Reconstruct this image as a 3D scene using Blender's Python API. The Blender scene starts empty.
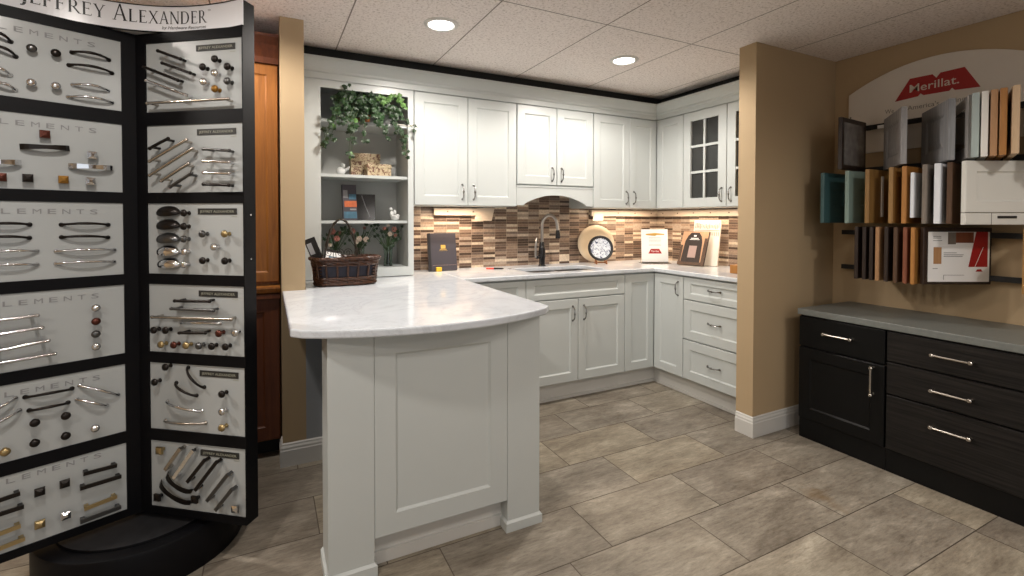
import bpy, bmesh, math, random
from mathutils import Matrix, Vector
PI = math.pi
random.seed(7)
SC = bpy.context.scene
COL = SC.collection

# ------------------------------------------------------------------ camera, world, exposure
cam_d = bpy.data.cameras.new('camera')
cam = bpy.data.objects.new('camera', cam_d)
COL.objects.link(cam)
cam_d.sensor_width = 36.0
cam_d.lens = 482.6574 * 36.0 / 1024.0
cam_d.shift_y = (228.7134 - 288.0) / 1024.0
cam_d.clip_start = 0.05
cam.matrix_world = (Matrix.Translation((-3.3023, -3.4608, 1.2859)) @ Matrix.Rotation(-0.4695, 4, 'Z')
                    @ Matrix.Rotation(PI / 2 - 0.0194, 4, 'X') @ Matrix.Rotation(0.0016, 4, 'Z'))
SC.camera = cam
W = bpy.data.worlds.new('world')
SC.world = W
W.use_nodes = True
W.node_tree.nodes['Background'].inputs[0].default_value = (0.9, 0.93, 1.0, 1)
W.node_tree.nodes['Background'].inputs[1].default_value = 0.1
SC.view_settings.view_transform = 'Standard'
SC.view_settings.look = 'None'
SC.view_settings.exposure = 0.6
SC.view_settings.gamma = 1.0
SC.view_settings.use_curve_mapping = False
SC.cycles.max_bounces = 8
SC.cycles.diffuse_bounces = 5
SC.cycles.sample_clamp_indirect = 6.0
SC.cycles.caustics_reflective = False
SC.cycles.caustics_refractive = False

CEIL = 2.322
DOWN_E = 42.0
# ceiling downlights: (x, y, energy factor); the first two are the ones in view
LIGHTS = [(-2.47, -0.985, 0.98), (-1.227, -0.975, 1.08),
          (-3.71, -0.985, 1.0), (-3.72, -2.35, 0.75), (-2.47, -3.40, 0.4), (-1.20, -3.55, 0.65),
          (-4.95, -1.4, 1.3), (-4.9, -3.6, 0.9), (-2.2, -4.9, 0.4), (-0.6, -4.9, 0.25)]
WARM = (1.0, 0.925, 0.85)


def lamp(name, kind, loc, energy, color, rot=None, **kw):
    d = bpy.data.lights.new(name, kind)
    d.energy = energy
    d.color = color
    for k, v in kw.items():
        setattr(d, k, v)
    o = bpy.data.objects.new(name, d)
    o.location = loc
    if rot:
        o.rotation_euler = rot
    COL.objects.link(o)
    return o


for i, (x, y, e) in enumerate(LIGHTS):
    lamp('downlight_lamp', 'SPOT', (x, y, CEIL - 0.03), DOWN_E * e, WARM, (0, 0, 0),
         spot_size=math.radians(170), spot_blend=0.45, shadow_soft_size=0.06)
# daylight from the shop windows behind the camera
lamp('window_daylight', 'AREA', (-3.6, -6.9, 1.35), 20.0, (0.80, 0.90, 1.0), (PI / 2, 0, 0), shape='RECTANGLE', size=4.5, size_y=2.0)
UC = (1.0, 0.76, 0.54)
lamp('under_cabinet_lamp', 'AREA', (-2.08, -0.16, 1.366), 2.6, UC, (0, 0, 0), shape='RECTANGLE', size=0.4, size_y=0.03)
lamp('under_cabinet_lamp', 'AREA', (-0.52, -0.16, 1.366), 3.2, UC, (0, 0, 0), shape='RECTANGLE', size=0.6, size_y=0.03)
lamp('under_cabinet_lamp', 'AREA', (-0.16, -0.75, 1.366), 3.2, UC, (0, 0, 0), shape='RECTANGLE', size=0.03, size_y=0.9)


# ------------------------------------------------------------------ materials
class NT:
    def __init__(s, name):
        s.m = bpy.data.materials.new(name)
        s.m.use_nodes = True
        s.t = s.m.node_tree
        s.b = s.t.nodes['Principled BSDF']

    def n(s, typ, **kw):
        nd = s.t.nodes.new(typ)
        for k, v in kw.items():
            if k.startswith('i_'):
                nd.inputs[k[2:].replace('_', ' ')].default_value = v
            else:
                setattr(nd, k, v)
        return nd

    def l(s, a, ao, b, bi):
        s.t.links.new(a.outputs[ao], b.inputs[bi])

    def coord(s, scale=(1, 1, 1), obj=True):
        tc = s.n('ShaderNodeTexCoord')
        mp = s.n('ShaderNodeMapping')
        mp.inputs['Scale'].default_value = scale
        s.l(tc, 'Object' if obj else 'Generated', mp, 'Vector')
        return mp

    def ramp(s, stops, interp='LINEAR'):
        r = s.n('ShaderNodeValToRGB')
        r.color_ramp.interpolation = interp
        e = r.color_ramp.elements
        while len(e) < len(stops):
            e.new(0.5)
        for i, (p, c) in enumerate(stops):
            e[i].position = p
            e[i].color = (*c, 1)
        return r


def base(name, col, rough=0.5, metal=0.0, spec=0.5, var=0.0, vscale=6.0, bump=0.0, bscale=200.0, coat=0.0):
    k = NT(name)
    b = k.b
    b.inputs['Base Color'].default_value = (*col, 1)
    b.inputs['Roughness'].default_value = rough
    b.inputs['Metallic'].default_value = metal
    b.inputs['Specular IOR Level'].default_value = spec
    b.inputs['Coat Weight'].default_value = coat
    if var or bump:
        mp = k.coord()
    if var:
        nz = k.n('ShaderNodeTexNoise', i_Scale=vscale, i_Detail=4.0)
        k.l(mp, 0, nz, 'Vector')
        r = k.ramp([(0.3, tuple(c * (1 - var) for c in col)), (0.7, tuple(min(1, c * (1 + var)) for c in col))])
        k.l(nz, 'Fac', r, 'Fac')
        k.l(r, 'Color', b, 'Base Color')
    if bump:
        n2 = k.n('ShaderNodeTexNoise', i_Scale=bscale, i_Detail=3.0)
        k.l(mp, 0, n2, 'Vector')
        bp = k.n('ShaderNodeBump', i_Strength=bump, i_Distance=0.002)
        k.l(n2, 'Fac', bp, 'Height')
        k.l(bp, 'Normal', b, 'Normal')
    return k.m


def wood(name, c1, c2, scale=(30, 30, 2.0), rough=0.45, spec=0.4):
    k = NT(name)
    mp = k.coord(scale)
    nz = k.n('ShaderNodeTexNoise', i_Scale=1.6, i_Detail=6.0, i_Roughness=0.65, i_Distortion=0.6)
    k.l(mp, 0, nz, 'Vector')
    r = k.ramp([(0.3, c1), (0.7, c2)])
    k.l(nz, 'Fac', r, 'Fac')
    k.l(r, 'Color', k.b, 'Base Color')
    k.b.inputs['Roughness'].default_value = rough
    k.b.inputs['Specular IOR Level'].default_value = spec
    bp = k.n('ShaderNodeBump', i_Strength=0.12, i_Distance=0.001)
    k.l(nz, 'Fac', bp, 'Height')
    k.l(bp, 'Normal', k.b, 'Normal')
    return k.m


def emit(name, col, st):
    k = NT(name)
    k.b.inputs['Base Color'].default_value = (*col, 1)
    k.b.inputs['Emission Color'].default_value = (*col, 1)
    k.b.inputs['Emission Strength'].default_value = st
    return k.m


def mk_ceiling():
    k = NT('ceiling_tile')
    mp = k.coord()
    nz = k.n('ShaderNodeTexNoise', i_Scale=75.0, i_Detail=5.0, i_Roughness=0.75)
    k.l(mp, 0, nz, 'Vector')
    r = k.ramp([(0.36, (0.54, 0.48, 0.45)), (0.46, (0.82, 0.755, 0.72)), (0.6, (0.89, 0.83, 0.80))])
    k.l(nz, 'Fac', r, 'Fac')
    k.l(r, 'Color', k.b, 'Base Color')
    k.b.inputs['Roughness'].default_value = 0.95
    k.b.inputs['Specular IOR Level'].default_value = 0.1
    bp = k.n('ShaderNodeBump', i_Strength=0.5, i_Distance=0.003)
    k.l(nz, 'Fac', bp, 'Height')
    k.l(bp, 'Normal', k.b, 'Normal')
    return k.m


def mk_floor():
    k = NT('stone_tile')
    at = k.n('ShaderNodeAttribute', attribute_name='tile')
    tc = k.n('ShaderNodeTexCoord')
    add = k.n('ShaderNodeVectorMath', operation='MULTIPLY_ADD')
    k.l(at, 'Color', add, 0)
    add.inputs[1].default_value = (9, 9, 9)
    k.l(tc, 'Object', add, 2)
    mp = k.n('ShaderNodeMapping')
    mp.inputs['Scale'].default_value = (2.2, 6.0, 1)
    k.l(add, 0, mp, 'Vector')
    n1 = k.n('ShaderNodeTexNoise', i_Scale=1.3, i_Detail=9.0, i_Roughness=0.72, i_Distortion=0.35)
    k.l(mp, 0, n1, 'Vector')
    r1 = k.ramp([(0.28, (0.135, 0.112, 0.085)), (0.42, (0.22, 0.192, 0.152)), (0.56, (0.30, 0.268, 0.215)), (0.72, (0.44, 0.40, 0.33))])
    k.l(n1, 'Fac', r1, 'Fac')
    mp2 = k.n('ShaderNodeMapping')
    mp2.inputs['Scale'].default_value = (7, 34, 1)
    k.l(add, 0, mp2, 'Vector')
    n2 = k.n('ShaderNodeTexNoise', i_Scale=2.4, i_Detail=8.0, i_Roughness=0.8)
    k.l(mp2, 0, n2, 'Vector')
    r2 = k.ramp([(0.30, (0.50, 0.48, 0.46)), (0.46, (0.92, 0.91, 0.9)), (0.54, (1.02, 1.02, 1.02)), (0.72, (1.35, 1.33, 1.30))])
    k.l(n2, 'Fac', r2, 'Fac')
    mx = k.n('ShaderNodeMix', data_type='RGBA', blend_type='MULTIPLY')
    mx.inputs[0].default_value = 1
    k.l(r1, 'Color', mx, 6)
    k.l(r2, 'Color', mx, 7)
    r3 = k.ramp([(0.0, (0.80, 0.78, 0.78)), (0.5, (0.93, 0.93, 0.94)), (0.8, (1.02, 0.99, 0.93)), (1.0, (1.06, 1.06, 1.05))])
    sp = k.n('ShaderNodeSeparateColor')
    k.l(at, 'Color', sp, 0)
    k.l(sp, 0, r3, 'Fac')
    m2 = k.n('ShaderNodeMix', data_type='RGBA', blend_type='MULTIPLY')
    m2.inputs[0].default_value = 1
    k.l(mx, 2, m2, 6)
    k.l(r3, 'Color', m2, 7)
    # an old rust-brown spill on one tile
    vd = k.n('ShaderNodeVectorMath', operation='DISTANCE')
    mp4 = k.n('ShaderNodeMapping')
    mp4.inputs['Scale'].default_value = (1.5, 1.0, 1)
    mp4.inputs['Location'].default_value = (1.515, 2.13, 0)
    nz4 = k.n('ShaderNodeTexNoise', i_Scale=14.0, i_Detail=4.0)
    k.l(tc, 'Object', nz4, 'Vector')
    k.l(tc, 'Object', mp4, 'Vector')
    k.l(mp4, 0, vd, 0)
    m4 = k.n('ShaderNodeMath', operation='MULTIPLY_ADD')
    k.l(nz4, 'Fac', m4, 0)
    m4.inputs[1].default_value = 0.35
    k.l(vd, 'Value', m4, 2)
    r4 = k.ramp([(0.18, (0.55, 0.55, 0.55)), (0.28, (0.0, 0.0, 0.0))])
    k.l(m4, 0, r4, 'Fac')
    m3 = k.n('ShaderNodeMix', data_type='RGBA')
    k.l(r4, 'Color', m3, 0)
    k.l(m2, 2, m3, 6)
    m3.inputs[7].default_value = (0.17, 0.105, 0.045, 1)
    k.l(m3, 2, k.b, 'Base Color')
    k.b.inputs['Roughness'].default_value = 0.42
    k.b.inputs['Specular IOR Level'].default_value = 0.35
    bp = k.n('ShaderNodeBump', i_Strength=0.25, i_Distance=0.003)
    k.l(n2, 'Fac', bp, 'Height')
    k.l(bp, 'Normal', k.b, 'Normal')
    return k.m


def mk_quartz():
    k = NT('white_quartz')
    mp = k.coord((1, 1, 1))
    n1 = k.n('ShaderNodeTexNoise', i_Scale=3.2, i_Detail=8.0, i_Roughness=0.65, i_Distortion=1.8)
    k.l(mp, 0, n1, 'Vector')
    r = k.ramp([(0.36, (0.62, 0.655, 0.70)), (0.48, (0.59, 0.625, 0.665)), (0.5, (0.53, 0.56, 0.60)), (0.52, (0.59, 0.625, 0.665)), (0.65, (0.65, 0.685, 0.725))])
    k.l(n1, 'Fac', r, 'Fac')
    k.l(r, 'Color', k.b, 'Base Color')
    k.b.inputs['Roughness'].default_value = 0.09
    k.b.inputs['Specular IOR Level'].default_value = 0.6
    return k.m


def mk_mosaic(axis):
    k = NT('mosaic_' + axis)
    tc = k.n('ShaderNodeTexCoord')
    sp = k.n('ShaderNodeSeparateXYZ')
    k.l(tc, 'Object', sp, 0)
    cb = k.n('ShaderNodeCombineXYZ')
    k.l(sp, 0 if axis == 'x' else 1, cb, 0)
    k.l(sp, 2, cb, 1)
    br = k.n('ShaderNodeTexBrick', offset=0.0, squash=1.0)
    br.inputs['Color1'].default_value = (0, 0, 0, 1)
    br.inputs['Color2'].default_value = (1, 1, 1, 1)
    br.inputs['Mortar'].default_value = (0.5, 0.5, 0.5, 1)
    br.inputs['Scale'].default_value = 1.0
    br.inputs['Mortar Size'].default_value = 0.0009
    br.inputs['Mortar Smooth'].default_value = 0.1
    br.inputs['Brick Width'].default_value = 0.1
    br.inputs['Row Height'].default_value = 0.0198
    k.l(cb, 0, br, 'Vector')
    r = k.ramp([(0.0, (0.07, 0.045, 0.033)), (0.16, (0.13, 0.082, 0.058)), (0.32, (0.22, 0.15, 0.11)), (0.46, (0.17, 0.125, 0.10)),
                (0.58, (0.30, 0.215, 0.155)), (0.72, (0.36, 0.29, 0.23)), (0.84, (0.60, 0.50, 0.38))], 'CONSTANT')
    k.l(br, 'Color', r, 'Fac')
    nz = k.n('ShaderNodeTexNoise', i_Scale=90.0, i_Detail=4.0)
    k.l(tc, 'Object', nz, 'Vector')
    r2 = k.ramp([(0.3, (0.75, 0.75, 0.75)), (0.7, (1.15, 1.15, 1.15))])
    k.l(nz, 'Fac', r2, 'Fac')
    mm = k.n('ShaderNodeMix', data_type='RGBA', blend_type='MULTIPLY')
    mm.inputs[0].default_value = 1
    k.l(r, 'Color', mm, 6)
    k.l(r2, 'Color', mm, 7)
    mx = k.n('ShaderNodeMix', data_type='RGBA')
    k.l(br, 'Fac', mx, 0)
    k.l(mm, 2, mx, 6)
    mx.inputs[7].default_value = (0.42, 0.34, 0.26, 1)
    k.l(mx, 2, k.b, 'Base Color')
    k.b.inputs['Roughness'].default_value = 0.3
    bp = k.n('ShaderNodeBump', i_Strength=0.4, i_Distance=0.001, invert=True)
    k.l(br, 'Fac', bp, 'Height')
    k.l(bp, 'Normal', k.b, 'Normal')
    return k.m


def mk_boxprint():
    k = NT('floral_print')
    mp = k.coord()
    nz = k.n('ShaderNodeTexNoise', i_Scale=45.0, i_Detail=3.0, i_Distortion=1.5)
    k.l(mp, 0, nz, 'Vector')
    r = k.ramp([(0.40, (0.17, 0.07, 0.05)), (0.46, (0.40, 0.28, 0.16)), (0.52, (0.62, 0.52, 0.34)), (0.62, (0.55, 0.44, 0.28))])
    k.l(nz, 'Fac', r, 'Fac')
    k.l(r, 'Color', k.b, 'Base Color')
    return k.m


def mk_plate():
    k = NT('blue_floral_china')
    mp = k.coord()
    nz = k.n('ShaderNodeTexNoise', i_Scale=42.0, i_Detail=2.0, i_Distortion=2.0)
    k.l(mp, 0, nz, 'Vector')
    r = k.ramp([(0.40, (0.06, 0.07, 0.14)), (0.46, (0.60, 0.64, 0.70)), (0.6, (0.68, 0.71, 0.74))])
    k.l(nz, 'Fac', r, 'Fac')
    k.l(r, 'Color', k.b, 'Base Color')
    k.b.inputs['Roughness'].default_value = 0.2
    return k.m


def mk_glass(name, tint=(1, 1, 1), rough=0.02):
    k = NT(name)
    k.b.inputs['Base Color'].default_value = (*tint, 1)
    k.b.inputs['Roughness'].default_value = rough
    k.b.inputs['Transmission Weight'].default_value = 1.0
    k.b.inputs['IOR'].default_value = 1.45
    return k.m


M = {
    'ceiling': mk_ceiling(), 'floor': mk_floor(), 'quartz': mk_quartz(),
    'mosx': mk_mosaic('x'), 'mosy': mk_mosaic('y'), 'boxprint': mk_boxprint(), 'plate': mk_plate(),
    'grout': base('grout', (0.10, 0.08, 0.06), 0.9, var=0.2),
    'seam': base('ceiling_seam', (0.27, 0.235, 0.21), 0.9, var=0.1),
    'tan': base('tan_wall_paint', (0.44, 0.325, 0.195), 0.75, spec=0.25, var=0.03, vscale=2, bump=0.05, bscale=300),
    'wallgray': base('gray_wall_paint', (0.33, 0.345, 0.36), 0.8, var=0.02),
    'trimwhite': base('trim_white', (0.60, 0.59, 0.56), 0.4, var=0.02),
    'white': base('white_cabinet_paint', (0.53, 0.56, 0.55), 0.33, spec=0.45, var=0.015, vscale=3),
    'whitein': base('cabinet_interior', (0.42, 0.425, 0.405), 0.6, var=0.02),
    'cabdark': base('dark_interior', (0.05, 0.05, 0.048), 0.7, var=0.05),
    'black': base('black_laminate', (0.0035, 0.0035, 0.0045), 0.45, spec=0.13, var=0.1),
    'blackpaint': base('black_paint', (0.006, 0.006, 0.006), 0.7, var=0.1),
    'basegray': base('base_disc_laminate', (0.022, 0.022, 0.024), 0.5, spec=0.25, var=0.2, vscale=30),
    'board': base('display_board', (0.41, 0.43, 0.43), 0.2, var=0.02),
    'ink': base('printed_ink', (0.23, 0.23, 0.235), 0.6, var=0.05),
    'inkred': base('printed_red_ink', (0.35, 0.05, 0.05), 0.6, var=0.05),
    'inkblack': base('black_ink', (0.01, 0.01, 0.012), 0.4, var=0.05),
    'labelblack': base('label_black', (0.02, 0.02, 0.018), 0.5, var=0.1),
    'labelink': base('label_ink', (0.30, 0.30, 0.24), 0.5, var=0.05),
    'banner': base('banner_acrylic', (0.88, 0.89, 0.93), 0.25, var=0.01),
    'hk': base('oil_rubbed_bronze', (0.018, 0.014, 0.012), 0.3, 0.6, var=0.15),
    'hb': base('pewter', (0.12, 0.12, 0.12), 0.28, 0.9, var=0.1),
    'hc': base('polished_chrome', (0.75, 0.75, 0.76), 0.13, 1.0, var=0.03),
    'hn': base('satin_nickel', (0.50, 0.46, 0.41), 0.27, 1.0, var=0.05),
    'hg': base('antique_gold', (0.45, 0.34, 0.17), 0.3, 0.9, var=0.1),
    'ho': base('amber_brass', (0.32, 0.16, 0.03), 0.3, 0.7, var=0.1),
    'hr': base('copper_red', (0.10, 0.03, 0.02), 0.3, 0.7, var=0.1),
    'pull': base('cabinet_pull_metal', (0.24, 0.235, 0.23), 0.22, 1.0, var=0.1),
    'steel': base('brushed_steel', (0.42, 0.41, 0.40), 0.28, 1.0, var=0.04),
    'cherry': wood('lit_cherry_wood', (0.20, 0.068, 0.012), (0.33, 0.125, 0.022)),  # brighter copy, colour raised to carry the light on the upper part
    'shadedcherry': wood('shaded_cherry_wood', (0.085, 0.022, 0.007), (0.15, 0.042, 0.012)),  # same cherry with shade put into its colour: lower door, apron, crown
    'espresso': wood('espresso_wood', (0.002, 0.002, 0.002), (0.022, 0.019, 0.017), (1.6, 40, 50), 0.5, 0.18),
    'espressofl': base('espresso_door', (0.003, 0.003, 0.003), 0.42, spec=0.2, var=0.2, vscale=12),
    'laminate': base('gray_laminate', (0.15, 0.16, 0.15), 0.38, var=0.08, vscale=60),
    'lens': emit('lamp_lens', (1.0, 0.97, 0.93), 9.0),
    'ringwhite': base('light_trim_ring', (0.7, 0.68, 0.65), 0.4, var=0.02),
    'wicker': wood('dark_wicker', (0.010, 0.005, 0.003), (0.075, 0.025, 0.009), (40, 40, 40), 0.35),
    'lining': base('dark_lining', (0.015, 0.015, 0.025), 0.8, var=0.2, vscale=40),
    'iron': base('wrought_iron', (0.05, 0.04, 0.03), 0.4, 0.7, var=0.2),
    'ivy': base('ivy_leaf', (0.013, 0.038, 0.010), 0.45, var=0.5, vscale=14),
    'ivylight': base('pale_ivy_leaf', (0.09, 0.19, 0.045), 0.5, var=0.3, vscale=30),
    'stem': base('green_stem', (0.05, 0.09, 0.03), 0.6, var=0.3, vscale=20),
    'twig': base('pale_twig', (0.45, 0.43, 0.38), 0.6, var=0.1),
    'porcelain': base('white_porcelain', (0.72, 0.73, 0.72), 0.25, var=0.03),
    'pink': base('pink_petal', (0.34, 0.13, 0.10), 0.6, var=0.3, vscale=30),
    'cream': base('cream_petal', (0.58, 0.47, 0.38), 0.6, var=0.15, vscale=30),
    'paper': base('white_paper', (0.80, 0.80, 0.79), 0.5, var=0.01),
    'red': base('sign_red', (0.33, 0.010, 0.010), 0.5, var=0.03),
    'signboard': base('sign_board', (0.68, 0.63, 0.56), 0.55, var=0.03, vscale=4),
    'signtext': base('sign_letters', (0.62, 0.55, 0.47), 0.5, var=0.02),
    'signgray': base('sign_gray_letters', (0.20, 0.185, 0.165), 0.6, var=0.02),
    'bookblack': base('charcoal_cover', (0.045, 0.040, 0.050), 0.45, var=0.05),
    'gold': base('gold_foil', (0.65, 0.42, 0.10), 0.35, 0.4, var=0.05),
    'yellow': base('yellow_tab', (0.70, 0.45, 0.03), 0.4, var=0.05),
    'redplastic': base('red_plastic', (0.65, 0.04, 0.02), 0.3, var=0.05),
    'tanplate': base('tan_plate', (0.54, 0.44, 0.31), 0.4, var=0.06, vscale=8),
    'standwood': wood('stand_wood', (0.16, 0.05, 0.015), (0.30, 0.11, 0.03)),
    'strip': base('cream_plastic', (0.48, 0.40, 0.32), 0.45, var=0.02),
    'socket': base('outlet_dark', (0.10, 0.07, 0.05), 0.5, var=0.1),
    'tan2': base('printed_tan', (0.50, 0.28, 0.15), 0.45, var=0.15, vscale=10),
    'pinkgray': base('printed_taupe', (0.36, 0.25, 0.22), 0.5, var=0.05),
    'blackgloss': base('black_gloss', (0.010, 0.010, 0.011), 0.18, var=0.1),
    'orange': base('printed_orange', (0.42, 0.09, 0.02), 0.5, var=0.2, vscale=40),
    'blue': base('printed_blue', (0.04, 0.12, 0.18), 0.5, var=0.25, vscale=40),
    'glass': mk_glass('clear_glass'), 'paneglass': base('dark_reflecting_glass', (0.030, 0.031, 0.030), 0.06, var=0.05),
    'vaseglass': mk_glass('green_glass', (0.80, 0.92, 0.84), 0.05),
    # door sample finishes
    'teal': base('dark_teal_paint', (0.045, 0.105, 0.110), 0.45, var=0.05),
    'sage': base('sage_paint', (0.22, 0.31, 0.275), 0.45, var=0.04),
    'oak': wood('honey_oak', (0.22, 0.115, 0.032), (0.36, 0.205, 0.068)),
    'orangewood': wood('orange_maple', (0.30, 0.125, 0.028), (0.42, 0.19, 0.045)),
    'maple': wood('pale_maple', (0.50, 0.34, 0.20), (0.60, 0.44, 0.28)),
    'tanwood': wood('tan_alder', (0.34, 0.175, 0.075), (0.46, 0.26, 0.13)),
    'graywood': wood('weathered_gray_wood', (0.20, 0.195, 0.195), (0.40, 0.385, 0.38)),
    'slate': wood('slate_gray_stain', (0.17, 0.173, 0.182), (0.30, 0.304, 0.315)),
    'taupe': wood('taupe_stain', (0.13, 0.108, 0.088), (0.21, 0.18, 0.152)),
    'walnut': wood('walnut', (0.055, 0.028, 0.015), (0.11, 0.058, 0.03)),
    'darkwood': wood('dark_brown_stain', (0.014, 0.008, 0.005), (0.035, 0.019, 0.012)),
    'brick': wood('red_cherry_stain', (0.14, 0.042, 0.02), (0.23, 0.075, 0.035)),
    'aqua': base('pale_aqua_paint', (0.36, 0.43, 0.42), 0.4, var=0.03),
    'offwhite': base('off_white_paint', (0.74, 0.73, 0.69), 0.4, var=0.02),
    'coolwhite': base('cool_white_paint', (0.68, 0.71, 0.75), 0.4, var=0.02),
    'smokeglass': base('smoky_glass', (0.19, 0.175, 0.165), 0.12, var=0.3, vscale=18),
    'doorwhite': base('soft_white_door', (0.66, 0.66, 0.62), 0.42, var=0.02),
}


# ------------------------------------------------------------------ mesh builder
class MB:
    def __init__(s):
        s.v = []
        s.f = []

    def add(s, vs, fs):
        k = len(s.v)
        s.v += [tuple(p) for p in vs]
        s.f += [tuple(i + k for i in f) for f in fs]
        return s

    def box(s, x0, x1, y0, y1, z0, z1):
        return s.add([(x0, y0, z0), (x1, y0, z0), (x1, y1, z0), (x0, y1, z0), (x0, y0, z1), (x1, y0, z1), (x1, y1, z1), (x0, y1, z1)],
                     [(0, 3, 2, 1), (4, 5, 6, 7), (0, 1, 5, 4), (1, 2, 6, 5), (2, 3, 7, 6), (3, 0, 4, 7)])

    def rings(s, rs, cap0=True, cap1=True, closed=False):
        n = len(rs[0])
        vs = [p for r in rs for p in r]
        fs = []
        m = len(rs)
        for a in range(m if closed else m - 1):
            b = (a + 1) % m
            for i in range(n):
                j = (i + 1) % n
                fs.append((a * n + i, a * n + j, b * n + j, b * n + i))
        if not closed:
            if cap0:
                fs.append(tuple(range(n))[::-1])
            if cap1:
                fs.append(tuple((m - 1) * n + i for i in range(n)))
        return s.add(vs, fs)

    def tube(s, pts, r, n=8, closed=False, flat=1.0):
        pts = [Vector(p) for p in pts]
        m = len(pts)
        rr = r if isinstance(r, (list, tuple)) else [r] * m
        out = []
        up = Vector((0.13, 0.21, 0.97)).normalized()
        prev = None
        for i, p in enumerate(pts):
            a = pts[(i - 1) % m] if (i > 0 or closed) else p
            b = pts[(i + 1) % m] if (i < m - 1 or closed) else p
            t = (b - a).normalized()
            if prev is None:
                u = t.cross(up)
                if u.length < 1e-3:
                    u = t.cross(Vector((1, 0, 0)))
                u.normalize()
            else:
                u = prev - t * prev.dot(t)
                if u.length < 1e-4:
                    u = t.cross(up)
                u.normalize()
            prev = u
            w = t.cross(u)
            out.append([tuple(p + (u * math.cos(2 * PI * k / n) + w * math.sin(2 * PI * k / n) * flat) * rr[i]) for k in range(n)])
        return s.rings(out, closed=closed)

    def lathe(s, prof, c=(0, 0, 0), n=24, axis='z', sx=1, sy=1, closed=False):
        out = []
        for r, h in prof:
            ring = []
            for k in range(n):
                a = 2 * PI * k / n
                x, y = r * math.cos(a) * sx, r * math.sin(a) * sy
                p = (x, y, h) if axis == 'z' else ((x, -h, y) if axis == 'y' else (h, x, y))
                ring.append((p[0] + c[0], p[1] + c[1], p[2] + c[2]))
            out.append(ring)
        return s.rings(out, closed=closed)

    def prism(s, poly, z0, z1):
        n = len(poly)
        vs = [(x, y, z0) for x, y in poly] + [(x, y, z1) for x, y in poly]
        fs = [tuple(range(n))[::-1], tuple(range(n, 2 * n))] + [(i, (i + 1) % n, n + (i + 1) % n, n + i) for i in range(n)]
        return s.add(vs, fs)

    def sphere(s, c, r, n=10, sx=1, sy=1, sz=1):
        m = n // 2 + 1
        out = []
        for i in range(m + 1):
            a = -PI / 2 + PI * i / m
            q = max(1e-4, math.cos(a)) * r
            out.append([(c[0] + q * math.cos(2 * PI * k / n) * sx, c[1] + q * math.sin(2 * PI * k / n) * sy, c[2] + r * math.sin(a) * sz) for k in range(n)])
        return s.rings(out)

    def xf(s, mat, start=0):
        s.v = s.v[:start] + [tuple(mat @ Vector(p)) for p in s.v[start:]]
        return s

    def map(s, fn):
        s.v = [tuple(fn(*p)) for p in s.v]
        return s

    def build(s, name, m, parent=None, smooth=False, bevel=0.0, seg=2, ang=40):
        me = bpy.data.meshes.new(name)
        me.from_pydata(s.v, [], s.f)
        bm = bmesh.new()
        bm.from_mesh(me)
        bmesh.ops.recalc_face_normals(bm, faces=bm.faces)
        bm.to_mesh(me)
        bm.free()
        me.materials.append(M[m] if isinstance(m, str) else m)
        if smooth:
            for p in me.polygons:
                p.use_smooth = True
            me.set_sharp_from_angle(angle=math.radians(ang))
        o = bpy.data.objects.new(name, me)
        COL.objects.link(o)
        if parent is not None:
            o.parent = parent
        if bevel:
            md = o.modifiers.new('edge', 'BEVEL')
            md.width = bevel
            md.segments = seg
            md.limit_method = 'ANGLE'
            md.angle_limit = math.radians(35)
        return o


def tag(o, label=None, cat=None, group=None, kind=None):
    for k, v in (('label', label), ('category', cat), ('group', group), ('kind', kind)):
        if v:
            o[k] = v
    return o


def thing(name, label, cat, loc=(0, 0, 0), rz=0.0, group=None):
    o = bpy.data.objects.new(name, None)
    o.empty_display_size = 0.05
    COL.objects.link(o)
    o.location = loc
    o.rotation_euler = (0, 0, rz)
    return tag(o, label, cat, group)


def struct(o):
    o['kind'] = 'structure'
    return o


def text_mb(body, size, depth=0.001, align='CENTER', italic=0.0, bold=0.0, spacing=1.0):
    """letters lying in x-z plane (front -y), origin on the baseline"""
    cu = bpy.data.curves.new('txt', 'FONT')
    cu.body = body
    cu.size = size
    cu.align_x = align
    cu.shear = italic
    cu.offset = bold
    cu.space_character = spacing
    cu.extrude = depth / 2
    cu.resolution_u = 3
    o = bpy.data.objects.new('txt', cu)
    COL.objects.link(o)
    dg = bpy.context.evaluated_depsgraph_get()
    me = bpy.data.meshes.new_from_object(o.evaluated_get(dg))
    mb = MB()
    mb.v = [(v.co.x, -v.co.z, v.co.y) for v in me.vertices]
    mb.f = [tuple(p.vertices) for p in me.polygons]
    bpy.data.objects.remove(o)
    bpy.data.curves.remove(cu)
    bpy.data.meshes.remove(me)
    return mb


def rect(x0, x1, z0, z1, y):
    return [(x0, y, z0), (x1, y, z0), (x1, y, z1), (x0, y, z1)]


def shaker_mb(x0, x1, z0, z1, y, t=0.020, fr=0.062, rec=0.008, mb=None):
    """frame-and-panel door; its face is the plane y, its back is at y + t"""
    mb = mb or MB()
    fz = min(fr, (z1 - z0) * 0.27)
    e = 0.0025
    mb.rings([rect(x0, x1, z0, z1, y + t), rect(x0, x1, z0, z1, y + e), rect(x0 + e, x1 - e, z0 + e, z1 - e, y),
              rect(x0 + fr, x1 - fr, z0 + fz, z1 - fz, y), rect(x0 + fr + .003, x1 - fr - .003, z0 + fz + .003, z1 - fz - .003, y + .004),
              rect(x0 + fr + .009, x1 - fr - .009, z0 + fz + .009, z1 - fz - .009, y + rec)])
    return mb


def slab_mb(x0, x1, z0, z1, y, t=0.020):
    e = 0.0025
    return MB().rings([rect(x0, x1, z0, z1, y + t), rect(x0, x1, z0, z1, y + e), rect(x0 + e, x1 - e, z0 + e, z1 - e, y)])


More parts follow.
